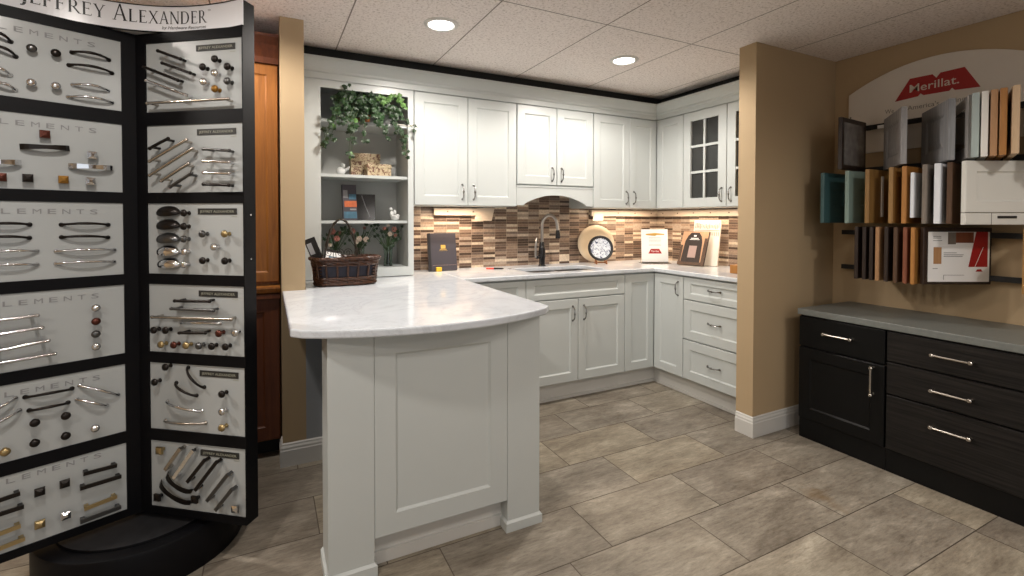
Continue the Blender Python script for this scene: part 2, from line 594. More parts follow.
def bow_pull_mb(L=0.10, proj=0.026, r=0.0038, bead=True):
    """vertical pull centred on the origin, face at y=0, standing out to -y"""
    pts, rr = [], []
    n = 16
    for i in range(n + 1):
        t = -1 + 2 * i / n
        z = t * L / 2
        q = (1 - abs(t) ** 5)
        pts.append((0, -proj * q - 0.001, z))
        rr.append(r * (1 + (0.9 * math.exp(-(t / 0.13) ** 2) if bead else 0) + 0.7 * math.exp(-((abs(t) - 1) / 0.1) ** 2)))
    mb = MB().tube(pts, rr, 8)
    for sgn in (-1, 1):
        mb.lathe([(r * 2.0, 0.0), (r * 2.0, 0.003), (r * 1.2, 0.005)], (0, 0, sgn * L / 2), 10, 'y')
    return mb


def bar_pull_mb(L=0.14, proj=0.030, r=0.0055):
    """horizontal pull with cushion posts"""
    mb = MB()
    for sgn in (-1, 1):
        mb.lathe([(0.0085, 0.0), (0.0085, 0.004), (0.0055, 0.009), (0.0055, proj - .008), (0.009, proj - .002), (0.0095, proj + 0.004), (0.006, proj + 0.008)],
                 (sgn * L / 2, 0, 0), 12, 'y')
    mb.tube([(-L / 2, -proj, 0), (-L / 4, -proj - .001, 0), (L / 4, -proj - .001, 0), (L / 2, -proj, 0)], r, 8)
    return mb

# ------------------------------------------------------------------ the room
XW, XK = 0.033, 0.0          # right wall (front area / kitchen)
XL, YF = -6.2, -7.0


def quads(name, cells, z, m1, m2, zb, up=1, gap=0.0015, area=None):
    vs, fs, cols = [], [], []
    for (x0, x1, y0, y1) in cells:
        k = len(vs)
        vs += [(x0 + gap, y0 + gap, z), (x1 - gap, y0 + gap, z), (x1 - gap, y1 - gap, z), (x0 + gap, y1 - gap, z)]
        fs.append((k, k + 1, k + 2, k + 3) if up > 0 else (k + 3, k + 2, k + 1, k))
        cols.append((random.random(), random.random(), random.random(), 1))
    k = len(vs)
    for (ax0, ax1, ay0, ay1) in area:
        k = len(vs)
        vs += [(ax0, ay0, zb), (ax1, ay0, zb), (ax1, ay1, zb), (ax0, ay1, zb)]
        fs.append((k, k + 1, k + 2, k + 3) if up > 0 else (k + 3, k + 2, k + 1, k))
        cols.append((0.5, 0.5, 0.5, 1))
    me = bpy.data.meshes.new(name)
    me.from_pydata(vs, [], fs)
    me.materials.append(M[m1])
    me.materials.append(M[m2])
    at = me.color_attributes.new('tile', 'FLOAT_COLOR', 'CORNER')
    for p, c in zip(me.polygons, cols):
        for li in p.loop_indices:
            at.data[li].color = c
        p.material_index = 0 if p.index < len(cells) else 1
    o = bpy.data.objects.new(name, me)
    COL.objects.link(o)
    return struct(o)


cells = []
P, Q = 0.61, 0.30
known = {0: -1.90, 1: -1.69, 2: -2.10, 3: -1.69, 4: -1.30, 5: -1.92, -1: -1.62, -2: -1.95}
for r in range(-4, 20):
    yt = -1.07 - Q * r
    yb = yt - Q
    yt = min(yt, 0.0)
    if yb >= 0:
        continue
    ph = known.get(r, random.choice([-1.9, -1.69, -1.5]))
    x = ph - P * 12
    while x < XW:
        a, b = max(x, XL), min(x + P, XW)
        if b - a > 0.02:
            cells.append((a, b, max(yb, YF), yt))
        x += P
quads('floor', cells, 0.0, 'floor', 'grout', -0.0015, 1, 0.0022, area=[(XL, XW, YF, 0)])

cells = []
xs = [XL] + [x for x in [-0.44 - 0.62 * i for i in range(9, -1, -1)] if x > XL + .05] + [XW]
ys = [YF, -6.26, -5.04, -3.82, -2.60, -1.38]
for a, b in zip(xs[:-1], xs[1:]):
    for c, d in zip(ys[:-1], ys[1:]):
        cells.append((a, b, c, d))
    if b <= -3.0:
        cells.append((a, b, -1.38, 0.0))
    elif a < -0.5:
        cells.append((a, b, -1.38, -0.31))
    else:
        cells.append((a, -0.265, -1.38, -0.31))
quads('ceiling', cells, CEIL, 'ceiling', 'seam', CEIL + 0.003, -1, 0.0035, area=[(XL, XW, YF, 0)])
# dark void between the crown and the ceiling, its shade put in as black boards
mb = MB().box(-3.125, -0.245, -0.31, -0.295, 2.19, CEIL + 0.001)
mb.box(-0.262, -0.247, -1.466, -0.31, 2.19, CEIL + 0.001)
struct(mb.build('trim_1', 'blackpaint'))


def wall(name, x0, x1, y0, y1, z0=0, z1=CEIL + 0.003, m='tan'):
    return struct(MB().box(x0, x1, y0, y1, z0, z1).build(name, m))


wall('wall_back', XL, 0.15, 0.0, 0.12)
wall('wall_right', XW, XW + 0.12, YF, -1.579)
wall('wall_kitchen_right', 0.0, 0.12, -1.466, 0.0)
wall('wall_left', XL - 0.12, XL, YF, 0.0)
wall('wall_front', XL, XW, YF - 0.12, YF)
wall('wall_partition_right', -0.7515, XW + 0.12, -1.579, -1.466)
wall('wall_partition_left', -3.238, -3.125, -0.709, 0.0)
wall('wall_half', -3.125, -2.86, -0.709, -0.64, 0, 0.882, 'wallgray')

# mosaic splashbacks
struct(MB().box(-2.44, -0.002, -0.006, 0.0, 0.90, 1.56).build('trim_2', 'mosx'))
struct(MB().box(-0.006, 0.0, -1.466, -0.006, 0.90, 1.40).build('trim_3', 'mosy'))

BASEP = [(0.0, 0.0), (0.014, 0.0), (0.014, 0.082), (0.011, 0.088), (0.011, 0.098), (0.006, 0.108), (0.006, 0.114), (0.0, 0.120)]


def baseboard(name, path, m='trimwhite'):
    """path in plan with the room on its right-hand side"""
    rs = []
    n = len(path)
    for i, p in enumerate(path):
        p = Vector(p)
        d0 = (p - Vector(path[i - 1])).normalized() if i > 0 else None
        d1 = (Vector(path[i + 1]) - p).normalized() if i < n - 1 else None
        d0 = d0 or d1
        d1 = d1 or d0
        n0, n1 = Vector((d0.y, -d0.x)), Vector((d1.y, -d1.x))
        mm = (n0 + n1)
        mm = mm / mm.dot(n0) if mm.length > 1e-4 else n0
        rs.append([(p.x + mm.x * a, p.y + mm.y * a, z) for a, z in BASEP])
    return struct(MB().rings(rs).build(name, m))


baseboard('baseboard_right', [(-0.7515, -1.47), (-0.7515, -1.579), (XW, -1.579)])
baseboard('baseboard_left', [(-3.238, -0.60), (-3.238, -0.709), (-2.90, -0.709)])

# ceiling downlights
DL_LABELS = ['round ceiling downlight above the white peninsula, nearer the display tower', 'round ceiling downlight in front of the sink wall cabinets, nearer the glass-door cabinet',
             'round ceiling downlight directly above the black display tower']
for i, (x, y, e) in enumerate(LIGHTS):
    lab = DL_LABELS[i] if i < 3 else 'recessed ceiling downlight behind the camera lighting the showroom'
    t = thing('ceiling_downlight', lab, 'ceiling light', (x, y, CEIL), 0, 'recessed ceiling downlights')
    MB().lathe([(0.068, -0.001), (0.066, -0.006), (0.072, -0.010), (0.086, -0.008), (0.092, -0.002), (0.092, 0.0), (0.068, 0.0)], n=32, closed=True).build('trim_ring', 'ringwhite', t, True)
    MB().lathe([(0.067, -0.003), (0.04, -0.007), (0.005, -0.009)], n=32).build('lens', 'lens', t, True)


# ------------------------------------------------------------------ kitchen cabinets
RIGHT = -PI / 2   # rotation of furniture whose front faces -X


def add_door(root, x0, x1, z0, z1, y, kind='shaker', handle=None, name='door', m='white', fr=0.062, hmat='pull'):
    """handle = ('v'|'h', x, z)"""
    if kind == 'slab':
        o = slab_mb(x0, x1, z0, z1, y).build(name, m, root)
    else:
        o = shaker_mb(x0, x1, z0, z1, y, fr=fr).build(name, m, root)
    if handle:
        d, hx, hz = handle
        mb = bow_pull_mb(0.10)
        if d == 'h':
            mb.xf(Matrix.Rotation(PI / 2, 4, 'Y'))
        mb.xf(Matrix.Translation((hx, y, hz)))
        mb.build('handle', hmat, o, True)
    return o


G = 0.0022   # half gap between doors


def cabinet(name, label, loc, rz, w, depth, z0, z1, fronts, m='white', toe=0.135, cat='cabinet', hollow=False, group=None):
    t = thing(name, label, cat, loc, rz, group)
    if hollow:
        mb = MB()
        k = 0.018
        mb.box(.001, k, -depth, -.002, z0, z1).box(w - k, w - .001, -depth, -.002, z0, z1)
        mb.box(k, w - k, -depth, -.002, z0, z0 + k).box(k, w - k, -k, -.002, z0 + k, z1 - k)
        if hollow == 'sink':
            mb.box(k, w - k, -depth, -depth + .02, z1 - .04, z1).box(k, w - k, -depth, -depth + .02, z1 - .17, z1 - .14)
        else:
            mb.box(k, w - k, -depth, 0, z1 - k, z1)
        mb.build('body', m, t)
    else:
        MB().box(0.001, w - 0.001, -depth, -0.001, z0, z1).build('body', m, t)
    if toe and z0 > 0 and z0 < 0.3:
        mb = MB().box(0.0, w, -depth + 0.055, -0.02, 0.0, z0)
        mb.box(0.0, w, -depth + 0.043, -depth + 0.055, 0.0, 0.018)
        mb.build('toe_kick', 'trimwhite', t)
    for f in fronts:
        add_door(t, **f)
    return t


BD, UD = 0.605, 0.31       # carcass depths; door faces stand 0.02 proud
yb, yu = -0.6245, -0.33
T0, T1 = 0.135, 0.8825
D = dict
# --- base run on the back wall (local x = world x - left edge)
x = -2.216
cabinet('base_cabinet', 'white base cabinet between the peninsula and the sink cabinet, with one drawer above a door', (x, 0, 0), 0, 0.459, BD, T0, T1, [
    D(x0=.0 + G, x1=.459 - G, z0=.735, z1=.872, y=yb, name='drawer', handle=('h', .23, .80)),
    D(x0=.0 + G, x1=.459 - G, z0=.14, z1=.725, y=yb, handle=('v', .42, .62))])
x = -1.757
cabinet('sink_cabinet', 'white sink base cabinet with two doors under a wide false drawer front', (x, 0, 0), 0, 0.844, BD, T0, T1, [
    D(x0=G, x1=.844 - G, z0=.732, z1=.872, y=yb, name='false_drawer_front'),
    D(x0=G, x1=.424 - G, z0=.14, z1=.724, y=yb, handle=('v', .424 - .048, .622)),
    D(x0=.424 + G, x1=.844 - G, z0=.14, z1=.724, y=yb, handle=('v', .424 + .048, .622))], hollow='sink')
# corner unit: L-shaped body with one door on each wing
x = -0.913
t = thing('corner_base_cabinet', 'white inside-corner base cabinet whose two narrow full-height doors meet at the corner', 'cabinet', (x, 0, 0))
MB().prism([(0.001, -.001), (.912, -.001), (.912, -.918), (.913 - BD, -.918), (.913 - BD, -BD), (0.001, -BD)], T0, T1).build('body', 'white', t)
MB().prism([(0, -.02), (.90, -.02), (.90, -.918), (.913 - BD + .055, -.918), (.913 - BD + .055, -BD + .055), (0, -BD + .055)], 0, T0).add([], []).build('toe_kick', 'trimwhite', t)
MB().prism([(0, -BD + .055), (.913 - BD + .055, -BD + .055), (.913 - BD + .055, -.918), (.913 - BD + .043, -.918), (.913 - BD + .043, -BD + .043), (0, -BD + .043)], 0, .018).build('shoe_moulding', 'trimwhite', t)
add_door(t, G, .913 - .6245 - .001, .14, .872, yb)
d = shaker_mb(.6245 + .003, .919 - G, .14, .872, yb)
hb = bow_pull_mb(0.10).xf(Matrix.Translation((.869, yb, .782)))
R_ = Matrix.Translation((.913, 0, 0)) @ Matrix.Rotation(RIGHT, 4, 'Z')
d.xf(R_)
hb.xf(R_)
o = d.build('door', 'white', t)
hb.build('handle', 'pull', o, True)
# drawers on the right wall (local x runs towards -Y)
cabinet('drawer_cabinet', 'white three-drawer base cabinet beside the tan partition wall', (0, -.919, 0), RIGHT, 0.545, BD, T0, T1, [
    D(x0=G, x1=.545 - G, z0=.716, z1=.872, y=yb, name='drawer', handle=('h', .2725, .802)),
    D(x0=G, x1=.545 - G, z0=.430, z1=.708, y=yb, name='drawer', handle=('h', .2725, .577)),
    D(x0=G, x1=.545 - G, z0=.142, z1=.421, y=yb, name='drawer', handle=('h', .2725, .286))])

# --- wall cabinets
Z0, Z1 = 1.379, 2.145
dz0, dz1 = 1.382, 2.128
g1, g2, g3, g4, g5, g6 = -2.436, -2.057, -1.6763, -1.3316, -0.9878, -0.6195
cabinet('wall_cabinet', 'tall white two-door wall cabinet beside the open hutch shelves', (g1, 0, 0), 0, g3 - g1, UD, Z0, Z1, [
    D(x0=G, x1=g2 - g1 - G, z0=dz0, z1=dz1, y=yu, handle=('v', g2 - g1 - .042, 1.474)),
    D(x0=g2 - g1 + G, x1=g3 - g1 - G, z0=dz0, z1=dz1, y=yu, handle=('v', g2 - g1 + .042, 1.474))])
w = g5 - g3
t = cabinet('sink_wall_cabinet', 'short white two-door wall cabinet with arched valance above the sink', (g3, 0, 0), 0, w, UD, 1.535, Z1, [
    D(x0=G + .004, x1=g4 - g3 - G, z0=1.546, z1=dz1, y=yu, handle=('v', g4 - g3 - .042, 1.626)),
    D(x0=g4 - g3 + G, x1=w - G - .004, z0=1.546, z1=dz1, y=yu, handle=('v', g4 - g3 + .042, 1.626))])
pts = [(0.002, 1.525), (0.002, 1.39), (.062, 1.39)]
for i in range(0, 21):
    u = i / 20
    pts.append((.075 + u * (w - .15), 1.402 + .068 * (math.sin(PI * u) ** 0.8)))
pts += [(w - .062, 1.39), (w - .002, 1.39), (w - .002, 1.525)]
mb = MB()
n = len(pts)
mb.add([(a, -UD - .012, b) for a, b in pts] + [(a, -UD + .008, b) for a, b in pts], [tuple(range(n)), tuple(range(n, 2 * n))[::-1]] + [(i, n + i, n + (i + 1) % n, (i + 1) % n) for i in range(n)])
mb.build('valance', 'white', t)
MB().box(0.001, w - .001, -UD - .017, 0, 1.525, 1.5355).build('bottom_rail', 'white', t)
MB().box(0.001, .016, -UD, 0, 1.385, 1.526).box(w - .016, w - .001, -UD, 0, 1.385, 1.526).build('side_panel', 'white', t)
cabinet('wall_cabinet', 'white two-door wall cabinet next to the inside corner above the tan and blue plates', (g5, 0, 0), 0, -.33 - g5, UD, Z0, Z1, [
    D(x0=G, x1=g6 - g5 - G, z0=dz0, z1=dz1, y=yu, handle=('v', g6 - g5 - .038, 1.466)),
    D(x0=g6 - g5 + G, x1=-.331 - g5, z0=dz0, z1=dz1, y=yu, handle=('v', g6 - g5 + .042, 1.466))])
cabinet('corner_wall_cabinet', 'white inside-corner wall cabinet with one plain door without a handle', (0, -.001, 0), RIGHT, .626, UD, Z0, Z1, [
    D(x0=.332, x1=.626 - G, z0=dz0, z1=dz1, y=yu)])
# glass cabinet
gw = .835
t = cabinet('glass_wall_cabinet', 'white wall cabinet with two mullioned glass doors beside the tan partition', (0, -.627, 0), RIGHT, gw, UD, Z0, Z1, [], hollow=True)
for k, (a, b) in enumerate(((0, .409), (.409, gw))):
    fr = .072
    a2, b2 = a + G, b - G
    mb = MB()
    mb.rings([rect(a2, b2, dz0, dz1, yu + .02), rect(a2, b2, dz0, dz1, yu + .0025), rect(a2 + .0025, b2 - .0025, dz0 + .0025, dz1 - .0025, yu),
              rect(a2 + fr, b2 - fr, dz0 + fr, dz1 - fr, yu), rect(a2 + fr, b2 - fr, dz0 + fr, dz1 - fr, yu + .02)], closed=True)
    H = dz1 - dz0 - 2 * fr
    for j in (1, 2):
        zz = dz0 + fr + H * j / 3
        mb.box(a2 + fr, b2 - fr, yu + .003, yu + .016, zz - .009, zz + .009)
    xm = (a2 + b2) / 2
    mb.box(xm - .009, xm + .009, yu + .0035, yu + .0155, dz0 + fr, dz1 - fr)
    dr = mb.build('door', 'white', t)
    MB().box(a2 + fr - .004, b2 - fr + .004, yu + .0165, yu + .0195, dz0 + fr - .004, dz1 - fr + .004).build('pane', 'paneglass', dr)
    hx = .409 - .040 if k == 0 else .409 + .040
    bow_pull_mb(0.10).xf(Matrix.Translation((hx, yu, 1.470))).build('handle', 'pull', dr, True)

# crown moulding along both runs
prof = [(0.335, 2.130), (0.340, 2.130), (0.342, 2.165), (0.350, 2.172), (0.352, 2.184), (0.366, 2.200), (0.384, 2.228), (0.390, 2.234), (0.392, 2.250), (0.31, 2.252), (0.31, 2.146), (0.335, 2.146)]
rs = [[(-3.123, -a, z) for a, z in prof], [(-a, -a, z) for a, z in prof], [(-a, -1.464, z) for a, z in prof]]
mb = MB().rings(rs)
tag(mb.build('crown_moulding', 'white'), 'white stepped crown moulding running along the tops of the wall cabinets', 'moulding')

# --- open hutch on the peninsula counter
hx0, hx1 = -3.112, -2.441
t = thing('open_hutch', 'white open-shelf hutch cabinet holding ivy, books and flowers', 'shelf unit', (hx0, 0, 0))
w = hx1 - hx0
s0, s1 = .102, w - .036       # opening
mb = MB()
mb.box(0, .018, -UD, 0, .918, Z1).box(w - .018, w, -UD, 0, .918, Z1)
mb.box(.018, w - .018, -UD, 0, Z1 - .018, Z1).box(.018, w - .018, -UD, 0, .918, .972)
mb.build('body', 'white', t)
MB().box(.018, w - .018, -.012, -.001, .972, Z1 - .018).build('back_panel', 'whitein', t)
MB().box(s0 - .012, s0, -UD, -.012, .972, Z1 - .018).box(w - .036, w - .018, -UD, -.012, .972, Z1 - .018).build('side_lining', 'whitein', t)
o_ = rect(0, w, .918, Z1, yu + .02)
mb = MB()
zt, zb = 2.083, .975
mb.rings([rect(0, w, .918, Z1 - .015, yu + .02), rect(0, w, .918, Z1 - .015, yu), rect(s0, s1, zb, zt, yu), rect(s0, s1, zb, zt, yu + .02)], closed=True)
mb.build('face_frame', 'white', t)
for z in (1.900, 1.565, 1.277):
    MB().box(s0 - .0, s1 + .0, -UD + .005, -.013, z - .018, z).build('shelf', 'white', t)
HS1, HS2, HS3, HB = 1.900, 1.565, 1.277, .9725   # shelf heights

# --- peninsula
t = thing('peninsula_cabinet', 'white peninsula end with a framed panel between two flat posts', 'kitchen peninsula', (-2.70, -1.2, 0))


def W2(mb, root):       # world coordinates into the thing's own
    return mb.xf(Matrix.Translation(-Vector(root.location)))


W2(MB().box(-2.965, -2.855, -1.62, -.712, .10, .8825).box(-2.855, -2.300, -1.62, -.64, .10, .8825), t).build('body', 'white', t)
W2(MB().box(-2.965, -2.855, -1.64, -.712, 0, .10).box(-2.855, -2.300, -1.64, -.64, 0, .10).box(-2.965, -2.425, -1.652, -1.64, 0, .045), t).build('toe_kick', 'trimwhite', t)
for a, b, yy in ((-3.122, -2.9645, -1.525), (-2.4290, -2.278, -1.50)):
    pst = W2(MB().box(a, b, -1.703, yy, 0, .8825), t).build('post', 'white', t, bevel=.0015)
    q = .009
    mb = MB().rings([[(a - q, -1.703 - q, 0), (b + q, -1.703 - q, 0), (b + q, yy, 0), (a - q, yy, 0)], [(a - q, -1.703 - q, .036), (b + q, -1.703 - q, .036), (b + q, yy, .036), (a - q, yy, .036)],
                     [(a - .001, -1.704, .044), (b + .001, -1.704, .044), (b + .001, yy, .044), (a - .001, yy, .044)]])
    W2(mb, t).build('base_trim', 'white', pst)
W2(shaker_mb(-2.9635, -2.430, .130, .872, -1.704, fr=.076, t=.03), t).build('end_panel', 'white', t)
W2(MB().box(-2.285, -2.2785, -1.50, -.63, .10, .8825), t).build('side_panel', 'white', t)

# --- counters
def counter_poly():
    P0 = Vector((-3.236, -1.683))
    P1 = Vector((-2.216, -1.690))
    pts = [(-3.123, -0.002), (-3.123, -0.710), (-3.236, -0.710)]
    c = (-3.236 + .02, -1.685 + .01)
    arc = []
    for i in range(0, 31):
        u = i / 30
        xx = P0.x + (P1.x - P0.x) * u
        yy = -1.685 - .147 * (1 - (2 * u - 1) ** 2) ** 0.85
        arc.append((xx, yy))
    arc[0] = (-3.236, -1.672)
    arc[-1] = (-2.216, -1.676)
    pts += arc
    pts += [(-2.216, -0.66), (-2.2165, -0.002)]
    return pts


o = MB().prism(counter_poly(), .8840, .9140).build('peninsula_countertop', 'quartz', bevel=.007, seg=3)
tag(o, 'white veined quartz peninsula countertop with a bowed front edge', 'countertop')

# main counter with a sink cut-out
outer = [(-2.2155, -.002), (-2.2155, -.643), (-.643, -.643), (-.643, -1.464), (-.0065, -1.464), (-.0065, -.0065)]
outer[0] = (-2.2155, -.0065)
SX0, SX1, SY0, SY1 = -1.66, -1.02, -.540, -.215
hole = []
for cx, cy, a0 in ((SX1 - .06, SY1 - .06, 0), (SX0 + .06, SY1 - .06, 90), (SX0 + .06, SY0 + .06, 180), (SX1 - .06, SY0 + .06, 270)):
    for k in range(5):
        a = math.radians(a0 + k * 22.5)
        hole.append((cx + .06 * math.cos(a), cy + .06 * math.sin(a)))
bm = bmesh.new()
eds = []
for loop in (outer, hole):
    vs = [bm.verts.new((a, b, .914)) for a, b in loop]
    eds += [bm.edges.new((vs[i], vs[(i + 1) % len(vs)])) for i in range(len(vs))]
bmesh.ops.triangle_fill(bm, use_beauty=True, edges=eds)
r = bmesh.ops.extrude_face_region(bm, geom=list(bm.faces))
for g in r['geom']:
    if isinstance(g, bmesh.types.BMVert):
        g.co.z = .884
bmesh.ops.recalc_face_normals(bm, faces=bm.faces)
me = bpy.data.meshes.new('countertop')
bm.to_mesh(me)
bm.free()
me.materials.append(M['quartz'])
o = bpy.data.objects.new('countertop', me)
COL.objects.link(o)
md = o.modifiers.new('edge', 'BEVEL')
md.width = .006
md.segments = 3
md.limit_method = 'ANGLE'
tag(o, 'L-shaped white quartz countertop with the sink along the mosaic splashback', 'countertop')


def basin(x0, x1, y0, y1, z1, dz, r=.05, n=4):
    def loop(i, z):
        out = []
        for cx, cy, a0 in ((x1 - r, y1 - r, 0), (x0 + r, y1 - r, 90), (x0 + r, y0 + r, 180), (x1 - r, y0 + r, 270)):
            for k in range(n + 1):
                a = math.radians(a0 + k * 90 / n)
                out.append((cx + (r - i) * math.cos(a), cy + (r - i) * math.sin(a), z))
        return out
    return [loop(-.012, z1), loop(0, z1), loop(.004, z1 - dz + .02), loop(.02, z1 - dz)]


t = thing('kitchen_sink', 'stainless undermount double-bowl sink set in the white counter', 'sink', ((SX0 + SX1) / 2, -.38, .70))
for a, b in ((SX0 - .005, -1.33), (-1.30, SX1 + .005)):
    W2(MB().rings(basin(a, b, SY0 - .005, SY1 + .005, .8835, .17), cap0=False), t).build('bowl', 'steel', t, True)
W2(MB().box(-1.335, -1.295, SY0, SY1, .868, .884), t).build('divider', 'steel', t, bevel=.004)

# ------------------------------------------------------------------ things on the kitchen counter
# faucet
t = thing('kitchen_faucet', 'black and chrome gooseneck kitchen faucet with side lever behind the sink', 'faucet', (-1.343, -.13, .914))
MB().lathe([(.030, 0), (.030, .006), (.024, .012), (.0235, .05), (.029, .075), (.027, .13), (.019, .185), (.0145, .192)], n=20).build('body', 'blackgloss', t, True)
pts = [(0, 0, .185), (0.0, 0, .27)]
for i in range(13):
    a = PI - i * (PI * .93) / 12
    pts.append((.067 + .067 * math.cos(a), -.012 * i / 12, .325 + .080 * math.sin(a)))
pts.append((.139, -.014, .285))
MB().tube(pts, .0125, 12).build('gooseneck', 'steel', t, True)
MB().lathe([(.0135, .285), (.018, .27), (.0205, .225), (.0185, .218), (.004, .217)], (.140, -.014, 0), 16).build('spray_head', 'blackgloss', t, True)
MB().tube([(-.02, 0, .075), (-.045, 0, .070), (-.055, 0, .072)], [.013, .015, .012], 10).build('valve', 'blackgloss', t, True)
MB().tube([(-.056, -.001, .068), (-.060, -.004, .10), (-.064, -.008, .16), (-.056, -.010, .215), (-.052, -.010, .228)], [.009, .009, .008, .0065, .004], 8).build('lever', 'steel', t, True)

# plates
def lean(mb, ang, z):
    return mb.xf(Matrix.Translation((0, 0, z)) @ Matrix.Rotation(ang, 4, 'X'))


t = thing('round_platter', 'large plain tan platter leaning on the mosaic wall behind the small plate', 'plate', (-.775, -.075, .914), -.42)
R = .160
mb = MB().lathe([(.002, 0.0), (.105, 0.001), (.118, .010), (R - .004, .018), (R, .016), (R, .020), (R - .006, .023), (.115, .015), (.10, .006), (.002, .005)], (0, 0, 0), 40, 'y')
mb.xf(Matrix.Translation((0, -.0, R + .001)) @ Matrix.Rotation(-.16, 4, 'X'))
mb.build('dish', 'tanplate', t, True)
t = thing('decorative_plate', 'small blue and white floral plate with black rim on wooden stand', 'plate', (-.812, -.190, .914), -.42)
R = .108
mb = MB().lathe([(.002, .0), (.072, .001), (.084, .006), (.085, .0085), (.072, .004), (.002, .003)], (0, 0, 0), 32, 'y')
tm = Matrix.Translation((0, .0, R + .022)) @ Matrix.Rotation(-.2, 4, 'X')
mb.xf(tm).build('dish', 'plate', t, True)
mb = MB().lathe([(.084, .005), (.086, .009), (R - .003, .014), (R, .012), (R - .003, .009), (.090, .004)], (0, 0, 0), 32, 'y', closed=True)
mb.xf(tm).build('rim', 'inkblack', t, True)
mb = MB()
for sx in (-.042, .042):
    mb.tube([(sx, -.050, .004), (sx, -.044, .030), (sx, -.036, .018), (sx, -.01, .012), (sx, .035, .006)], [.006, .006, .006, .006, .005], 8)
    mb.sphere((sx, -.050, .008), .008, 8)
    mb.tube([(sx, .0, .010), (sx * .8, .035, .085), (sx * .6, .045, .11)], .005, 8)
mb.tube([(-.042, .0, .012), (.042, .0, .012)], .005, 8)
mb.build('stand', 'standwood', t, True)

# black presentation book
t = thing('presentation_book', 'charcoal presentation box with a gold emblem leaning on the splashback', 'book', (-2.176, -.12, .914))
mt = Matrix.Translation((0, -.012, 0)) @ Matrix.Rotation(-.16, 4, 'X')
MB().box(-.105, .105, -.028, 0, .0, .270).xf(mt).build('cover', 'bookblack', t, bevel=.003)
MB().box(-.105, -.088, -.0295, -.0275, .0, .270).xf(mt).build('spine_edge', 'inkblack', t)
MB().box(-.012, .022, -.0295, -.028, .158, .184).box(-.020, .030, -.029, -.028, .150, .154).box(-.026, .036, -.029, -.028, .142, .1435).xf(mt).build('emblem', 'gold', t)
MB().box(-.080, .100, -.0292, -.028, .038, .0395).xf(mt).build('title_line', 'pinkgray', t)
t = MB().box(-2.235, -2.195, -.180, -.158, .9142, .945).build('yellow_tag', 'yellow', bevel=.003)
tag(t, 'small yellow plastic tag standing at the foot of the charcoal box', 'tag')
# red pen / keys
t = thing('red_pen', 'red and black pen lying on the counter left of the sink', 'pen', (-1.80, -.20, .914))
MB().tube([(-.045, .035, .006), (.0, .0, .006)], .0055, 8).build('barrel', 'redplastic', t, True)
MB().tube([(.0, .0, .006), (.05, -.035, .006), (.062, -.044, .006)], [.006, .006, .002], 8).build('cap', 'blackgloss', t, True)
t = tag(MB().tube([(-1.69 + .016 * math.cos(a), -.24 + .010 * math.sin(a), .9165) for a in [k * PI / 8 for k in range(16)]], .0018, 6, closed=True).build('metal_ring', 'hc', smooth=True),
        'small metal ring lying between the red pen and the sink', 'ring')

# flyer in an acrylic holder
t = thing('upright_flyer', 'white flyer with gold banner and red logo standing in the corner', 'flyer', (-.352, -.345, .914), -.45)
mt = Matrix.Rotation(-.10, 4, 'X')
MB().box(-.114, .114, -.003, 0, .004, .290).xf(mt).build('sheet', 'paper', t)
mb = MB().add([(-.075, -.0035, .250), (.085, -.0035, .250), (.085, -.0035, .241), (.02, -.0035, .241), (.005, -.0035, .232), (-.010, -.0035, .241), (-.075, -.0035, .241), (.005, -.0035, .258)],
              [(0, 7, 4), (0, 4, 5, 6), (7, 1, 2, 3), (7, 3, 4)])
mb.xf(mt).build('gold_banner', 'gold', t)
mb = MB().add([(-.056, -.0036, .082), (.060, -.0036, .082), (.038, -.0036, .122), (-.034, -.0036, .122)], [(0, 1, 2, 3)])
lg = mb.xf(mt).build('logo', 'red', t)
text_mb('Merillat', .022, .0003).xf(mt @ Matrix.Translation((.002, -.0038, .094))).build('lettering', 'paper', lg)
for zz in (.222, .212, .202, .192, .182, .165, .155, .145, .062, .052):
    pass
mb = MB()
for zz in (.217, .205, .193, .181, .160, .150):
    mb.box(-.05, .055, -.0034, -.0031, zz, zz + .0022)
mb.xf(mt).build('printed_lines', 'ink', t)
MB().box(-.120, .120, -.010, -.004, 0, .012).box(-.120, .120, -.060, .070, -.0002, .0030).box(-.120, .120, .002, .006, .003, .05).build('holder', 'glass', t)

# brochure display: a tall white catalogue behind a glossy sample case
t = thing('catalogue', 'tall white catalogue leaning behind the black and tan brochure', 'catalogue', (-.165, -.700, .914), RIGHT + .35)
mt = Matrix.Rotation(-.22, 4, 'X') @ Matrix.Scale(.80, 4, (1, 0, 0))
MB().box(-.135, .135, -.016, 0, .0, .372).xf(mt).build('cover', 'signboard', t, bevel=.002)
mb = MB()
rnd = random.Random(5)
for i in range(16):
    a = -.12 + i * .0155
    mb.box(a, a + .009, -.0175, -.016, .30 + rnd.uniform(0, .012), .345 + rnd.uniform(-.01, .01))
mb.box(-.125, .125, -.0172, -.016, .285, .290)
for i in range(14):
    mb.box(-.12 + i * .018, -.113 + i * .018, -.0172, -.016, .24 + rnd.uniform(0, .02), .275)
mb.xf(mt).build('printed_pattern', 'pinkgray', t)
t = thing('brochure_display', 'black and tan glossy brochure case leaning in front of a tall catalogue', 'brochure', (-.275, -.668, .914), RIGHT + .28)
mt = Matrix.Rotation(-.40, 4, 'X') @ Matrix.Scale(.90, 4, (1, 0, 0)) @ Matrix.Scale(1.04, 4, (0, 0, 1))
MB().box(-.122, .122, -.0285, -.012, 0, .278).xf(mt).build('case', 'darkwood', t, bevel=.002)
MB().box(-.119, .119, -.030, -.0285, .003, .275).xf(mt).build('cover_print', 'tan2', t)
arch = [(-.094, .022), (.082, .022), (.074, .19), (.060, .235), (.034, .264), (-.04, .264), (-.066, .235), (-.084, .19)]
mb = MB()
n = len(arch)
